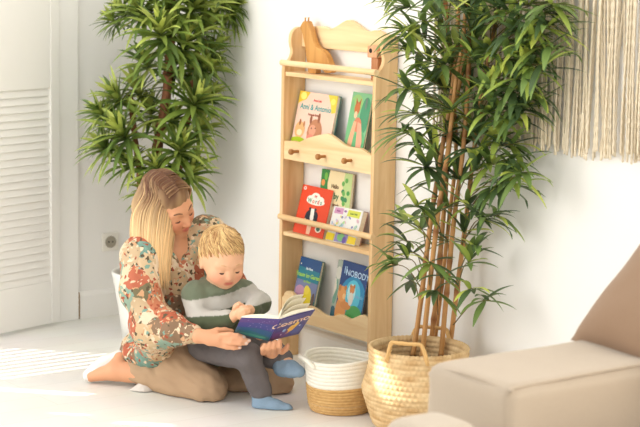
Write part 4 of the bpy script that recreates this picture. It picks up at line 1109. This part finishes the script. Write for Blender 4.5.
# toddler's hair
HK = Field(ch-.17, ch+.17, .0035); Mk = np.array(kf)
HK.ell(kw(-.018, 0, .030), (.099*.9, .086*.9, .091*.9), Mk, .01)
HK.ell(kw(-.05, 0, -.02), (.066*.9, .074*.9, .075*.9), Mk, .03)
HK.cut(kw(.108, 0, -.058), (.080, .080, .076), Mk, .012)
for s_ in (1, -1): HK.cut(kw(.0, s_*.085, -.03), (.034, .022, .036), Mk, .006)
y0_, y1_ = np.array(lin((164, 114, 68))), np.array(lin((248, 214, 152)))
def kidhair(V):
    n_ = np.array([noise.noise((p[0]*60, p[1]*60, p[2]*20))*.5+.5 for p in V])[:, None]; return (y0_*(1-n_)+y1_*n_)*.95
field_obj('hair', HK, HAIR, kid, kidhair, smooth=2)
m = MB()
for i in range(900):
    az = random.uniform(-PI, PI); e0 = abs(random.gauss(0, .42)); span = random.uniform(.25, .45)
    sw = .45+random.uniform(-.3, .45)
    pts = []
    out_ = random.uniform(.01, .06)*(1 if random.random() < .85 else 2.0)
    lim0 = random.uniform(.84, 1.02) if math.cos(az) > .35 else 1.0
    e0 = min(e0, lim0-.1)
    for k in range(5):
        q = k/4; e = min(e0+span*q, lim0+.04); az_ = az+sw*q*(1.0 if e > .15 else .5)
        th_ = e*PI*.56; r = 1.008+out_*.8*(q**1.3)
        pts.append(kw(-.018+.0985*r*math.sin(th_)*math.cos(az_), .0855*r*math.sin(th_)*math.sin(az_), .030+.0905*r*math.cos(th_)))
    g = random.random(); col = (y0_*(1-g)+y1_*g)*random.uniform(.85, 1.12)
    pts = catmull(pts, 2); n = len(pts)
    m.tube(pts, [.0026*(1-.7*(k/n)**2) for k in range(n)], 4, tuple(col), flat=.7)
m.build('hair_locks', HAIR, kid, smooth=True, recalc=False)

# ================================================================== OPEN BOOK
TL, TS, TR = P(241, 318, 6.07), P(280.5, 319.5, 5.99), P(315, 309.8, 6.07)
BL, BSp, BR = P(234, 333, 6.19), P(269, 341, 6.12), P(298.7, 334, 6.19)
def on_plane(px, py, a, b, c):
    n_ = np.cross(b-a, c-a); d = ray(px, py); return CAM+d*(((a-CAM)@n_)/(d@n_))
BL = on_plane(234, 333, TL, TS, BSp); BR = on_plane(298.7, 334, TR, TS, BSp)
ob = thing('open_book', 'open purple-blue children\'s book held in front of the toddler', 'book', BSp)
def cover_quad(name, a, b, c, d, art, base, thick=.0025):
    """a top-left, b top-right, c bottom-right, d bottom-left seen from outside"""
    nv = nrm(np.cross(b-a, d-a)); 
    if nv @ (CAM-a) < 0: nv = -nv
    m = MB(); m.add([a, b, c, d, a-nv*thick, b-nv*thick, c-nv*thick, d-nv*thick], [(0, 1, 2, 3), (7, 6, 5, 4), (0, 4, 5, 1), (1, 5, 6, 2), (2, 6, 7, 3), (3, 7, 4, 0)], lin(base))
    o = m.build(name, ART, ob)
    mp = MB(); ux = (b-a+c-d)/2; W = np.linalg.norm(ux); uy = (a-d+b-c)/2; H = np.linalg.norm(uy)
    # paint in the quad's own bilinear coordinates
    tmp = MB(); paint(tmp, np.zeros(3), np.array([1.0, 0, 0]), np.array([0, 1.0, 0]), np.array([0, 0, 1.0]), W, H, art)
    tmp.v = [tuple((d*(1-q[0]/W)*(1-q[1]/H)+c*(q[0]/W)*(1-q[1]/H)+a*(1-q[0]/W)*(q[1]/H)+b*(q[0]/W)*(q[1]/H))+nv*q[2]) for q in tmp.v]
    tmp.build('cover_print', ART, o, recalc=False)
    return nv
la_ = [('p', [(0, 1), (1, 1), (1, .72), (.5, .78), (0, .74)], (86, 62, 132)), ('p', [(0, .45), (.5, .5), (1, .4), (1, 0), (0, 0)], (40, 84, 124)), ('p', [(0, .25), (.4, .32), (1, .16), (1, 0), (0, 0)], (36, 98, 110)), ('e', .4, .12, .3, .06, (60, 130, 120)), ('e', .7, .1, .18, .05, (70, 140, 120))]
for i in range(16): la_.append(('e', random.uniform(.1, .95), random.uniform(.5, .95), .008, .012, (200, 190, 226)))
ra_ = [('p', [(0, 1), (1, 1), (1, .8), (0, .7)], (74, 66, 132)), ('e', .3, .2, .3, .18, (96, 60, 130)), ('e', .75, .3, .2, .2, (66, 76, 150)), ('t', 'Cosmo', .42, .70, .30, (246, 216, 190), .08), ('p', [(.1, .60), (.92, .78), (.92, .80), (.1, .63)], (236, 170, 120)),
    ('e', .56, .40, .10, .14, (240, 186, 70)), ('p', [(.40, .40), (.72, .50), (.62, .30)], (236, 176, 60)), ('e', .66, .55, .07, .09, (246, 200, 96)), ('p', [(.5, .3), (.44, .16), (.58, .26)], (230, 160, 60)), ('e', .34, .38, .05, .07, (150, 180, 220)), ('e', .8, .45, .025, .03, (220, 220, 240)), ('e', .3, .2, .02, .03, (226, 210, 240))]
nl_ = cover_quad('back_cover', TL, TS, BSp, BL, la_, (62, 66, 136))
nr_ = cover_quad('front_cover', TS, TR, BR, BSp, ra_, (66, 56, 124))
m = MB(); m.tube([TS, BSp], .003, 8, lin((70, 56, 120))); m.build('spine', ART, ob, smooth=True)
def leaves(name, a, b, c, d, nv, t0, t1, bulge, lift=0, n=10):
    """page block between inner cover and a curved top page; a,b top outer->spine; d,c bottom"""
    vs = []
    for t in (t0, t1):
        for top in (1, 0):
            for i in range(n+1):
                s = i/n; o, sp = (a, b) if top else (d, c)
                p = o*(1-s)+sp*s
                h = t+bulge*(t/t1)*math.sin(PI*min(1, s*1.0))**.8+lift*(1-s)**1.3*(t/t1)
                if s > .92: h = h*.6
                up_ = nrm((a-d)); p = p-up_*(.004 if top else -.004)
                vs.append(p-nv*h)
    k = n+1; fs = []
    for i in range(n):
        fs += [(i, i+1, k+i+1, k+i), (2*k+i, 3*k+i, 3*k+i+1, 2*k+i+1), (i, 2*k+i, 2*k+i+1, i+1), (k+i, k+i+1, 3*k+i+1, 3*k+i)]
    fs += [(0, k, 3*k, 2*k), (n, 2*k+n, 3*k+n, k+n)]
    m = MB(); m.add(vs, fs, lin((240, 228, 200))); m.build(name, PAGES, ob)
leaves('page_block', TL, TS, BSp, BL, nl_, .0027, .010, .012)
leaves('page_block', TR, TS, BSp, BR, nr_, .0027, .008, .012)
for lift, bul in ((.022, .018), (.045, .026), (.06, .032)):
    A_, B_, C_, D_ = TR-(TR-TS)*.06*lift*20, TS, BSp, BR-(BR-BSp)*.06*lift*20
    vs = []; n = 12
    for top in (1, 0):
        for i in range(n+1):
            s = i/n; o, sp = (A_, B_) if top else (D_, C_)
            p = o*(1-s)+sp*s-nr_*(.008+lift*(1-s)**1.2*(1 if s < 1 else 0)+bul*math.sin(PI*s))
            vs.append(p-nrm(A_-D_)*(.004 if top else -.004))
    k = n+1; m = MB(); m.add(vs, [(i, i+1, k+i+1, k+i) for i in range(n)], lin((244, 234, 208))); o = m.build('loose_page', PAGES, ob, smooth=True)
    sd = o.modifiers.new('t', 'SOLIDIFY'); sd.thickness = .0012

# ================================================================== LIGHT, CAMERA
wd = bpy.data.worlds.new('world'); SC.world = wd; wd.use_nodes = True
bg = wd.node_tree.nodes['Background']; bg.inputs[0].default_value = (1.0, .982, .945, 1); bg.inputs[1].default_value = 1.0
sun = bpy.data.lights.new('sun', 'SUN'); sun.energy = 8.0; sun.angle = math.radians(.6); sun.color = (1, .95, .86)
so_ = bpy.data.objects.new('sun', sun); COL.objects.link(so_); so_.location = (-3, -3, 4)
so_.rotation_euler = Vector(tuple(SUN_T)).to_track_quat('-Z', 'Y').to_euler()
def area(name, loc, target, sx, sy, power, col):
    l = bpy.data.lights.new(name, 'AREA'); l.shape = 'RECTANGLE'; l.size = sx; l.size_y = sy; l.energy = power; l.color = col
    o = bpy.data.objects.new(name, l); COL.objects.link(o); o.location = loc
    o.rotation_euler = (Vector(target)-Vector(loc)).to_track_quat('-Z', 'Y').to_euler()
area('added_soft_fill', (.4, -4.6, 2.0), (1.8, -.4, .6), 2.4, 2.2, 85, (1, .985, .96))  # soft fill added to brighten the right wall, no window built here

cd = bpy.data.cameras.new('camera'); co = bpy.data.objects.new('camera', cd); COL.objects.link(co)
cd.sensor_width = 36; cd.lens = FPX*36/640; cd.clip_start = .1; cd.clip_end = 60
co.matrix_world = Matrix(((CR[0], CUP[0], -CF[0], CAM[0]), (CR[1], CUP[1], -CF[1], CAM[1]), (CR[2], CUP[2], -CF[2], CAM[2]), (0, 0, 0, 1)))
cd.dof.use_dof = True; cd.dof.focus_distance = 6.4; cd.dof.aperture_fstop = 4.0
SC.camera = co
SC.view_settings.view_transform = 'Standard'; SC.view_settings.look = 'None'; SC.view_settings.gamma = 1; SC.view_settings.use_curve_mapping = False
SC.view_settings.exposure = .36
SC.cycles.use_denoising = True
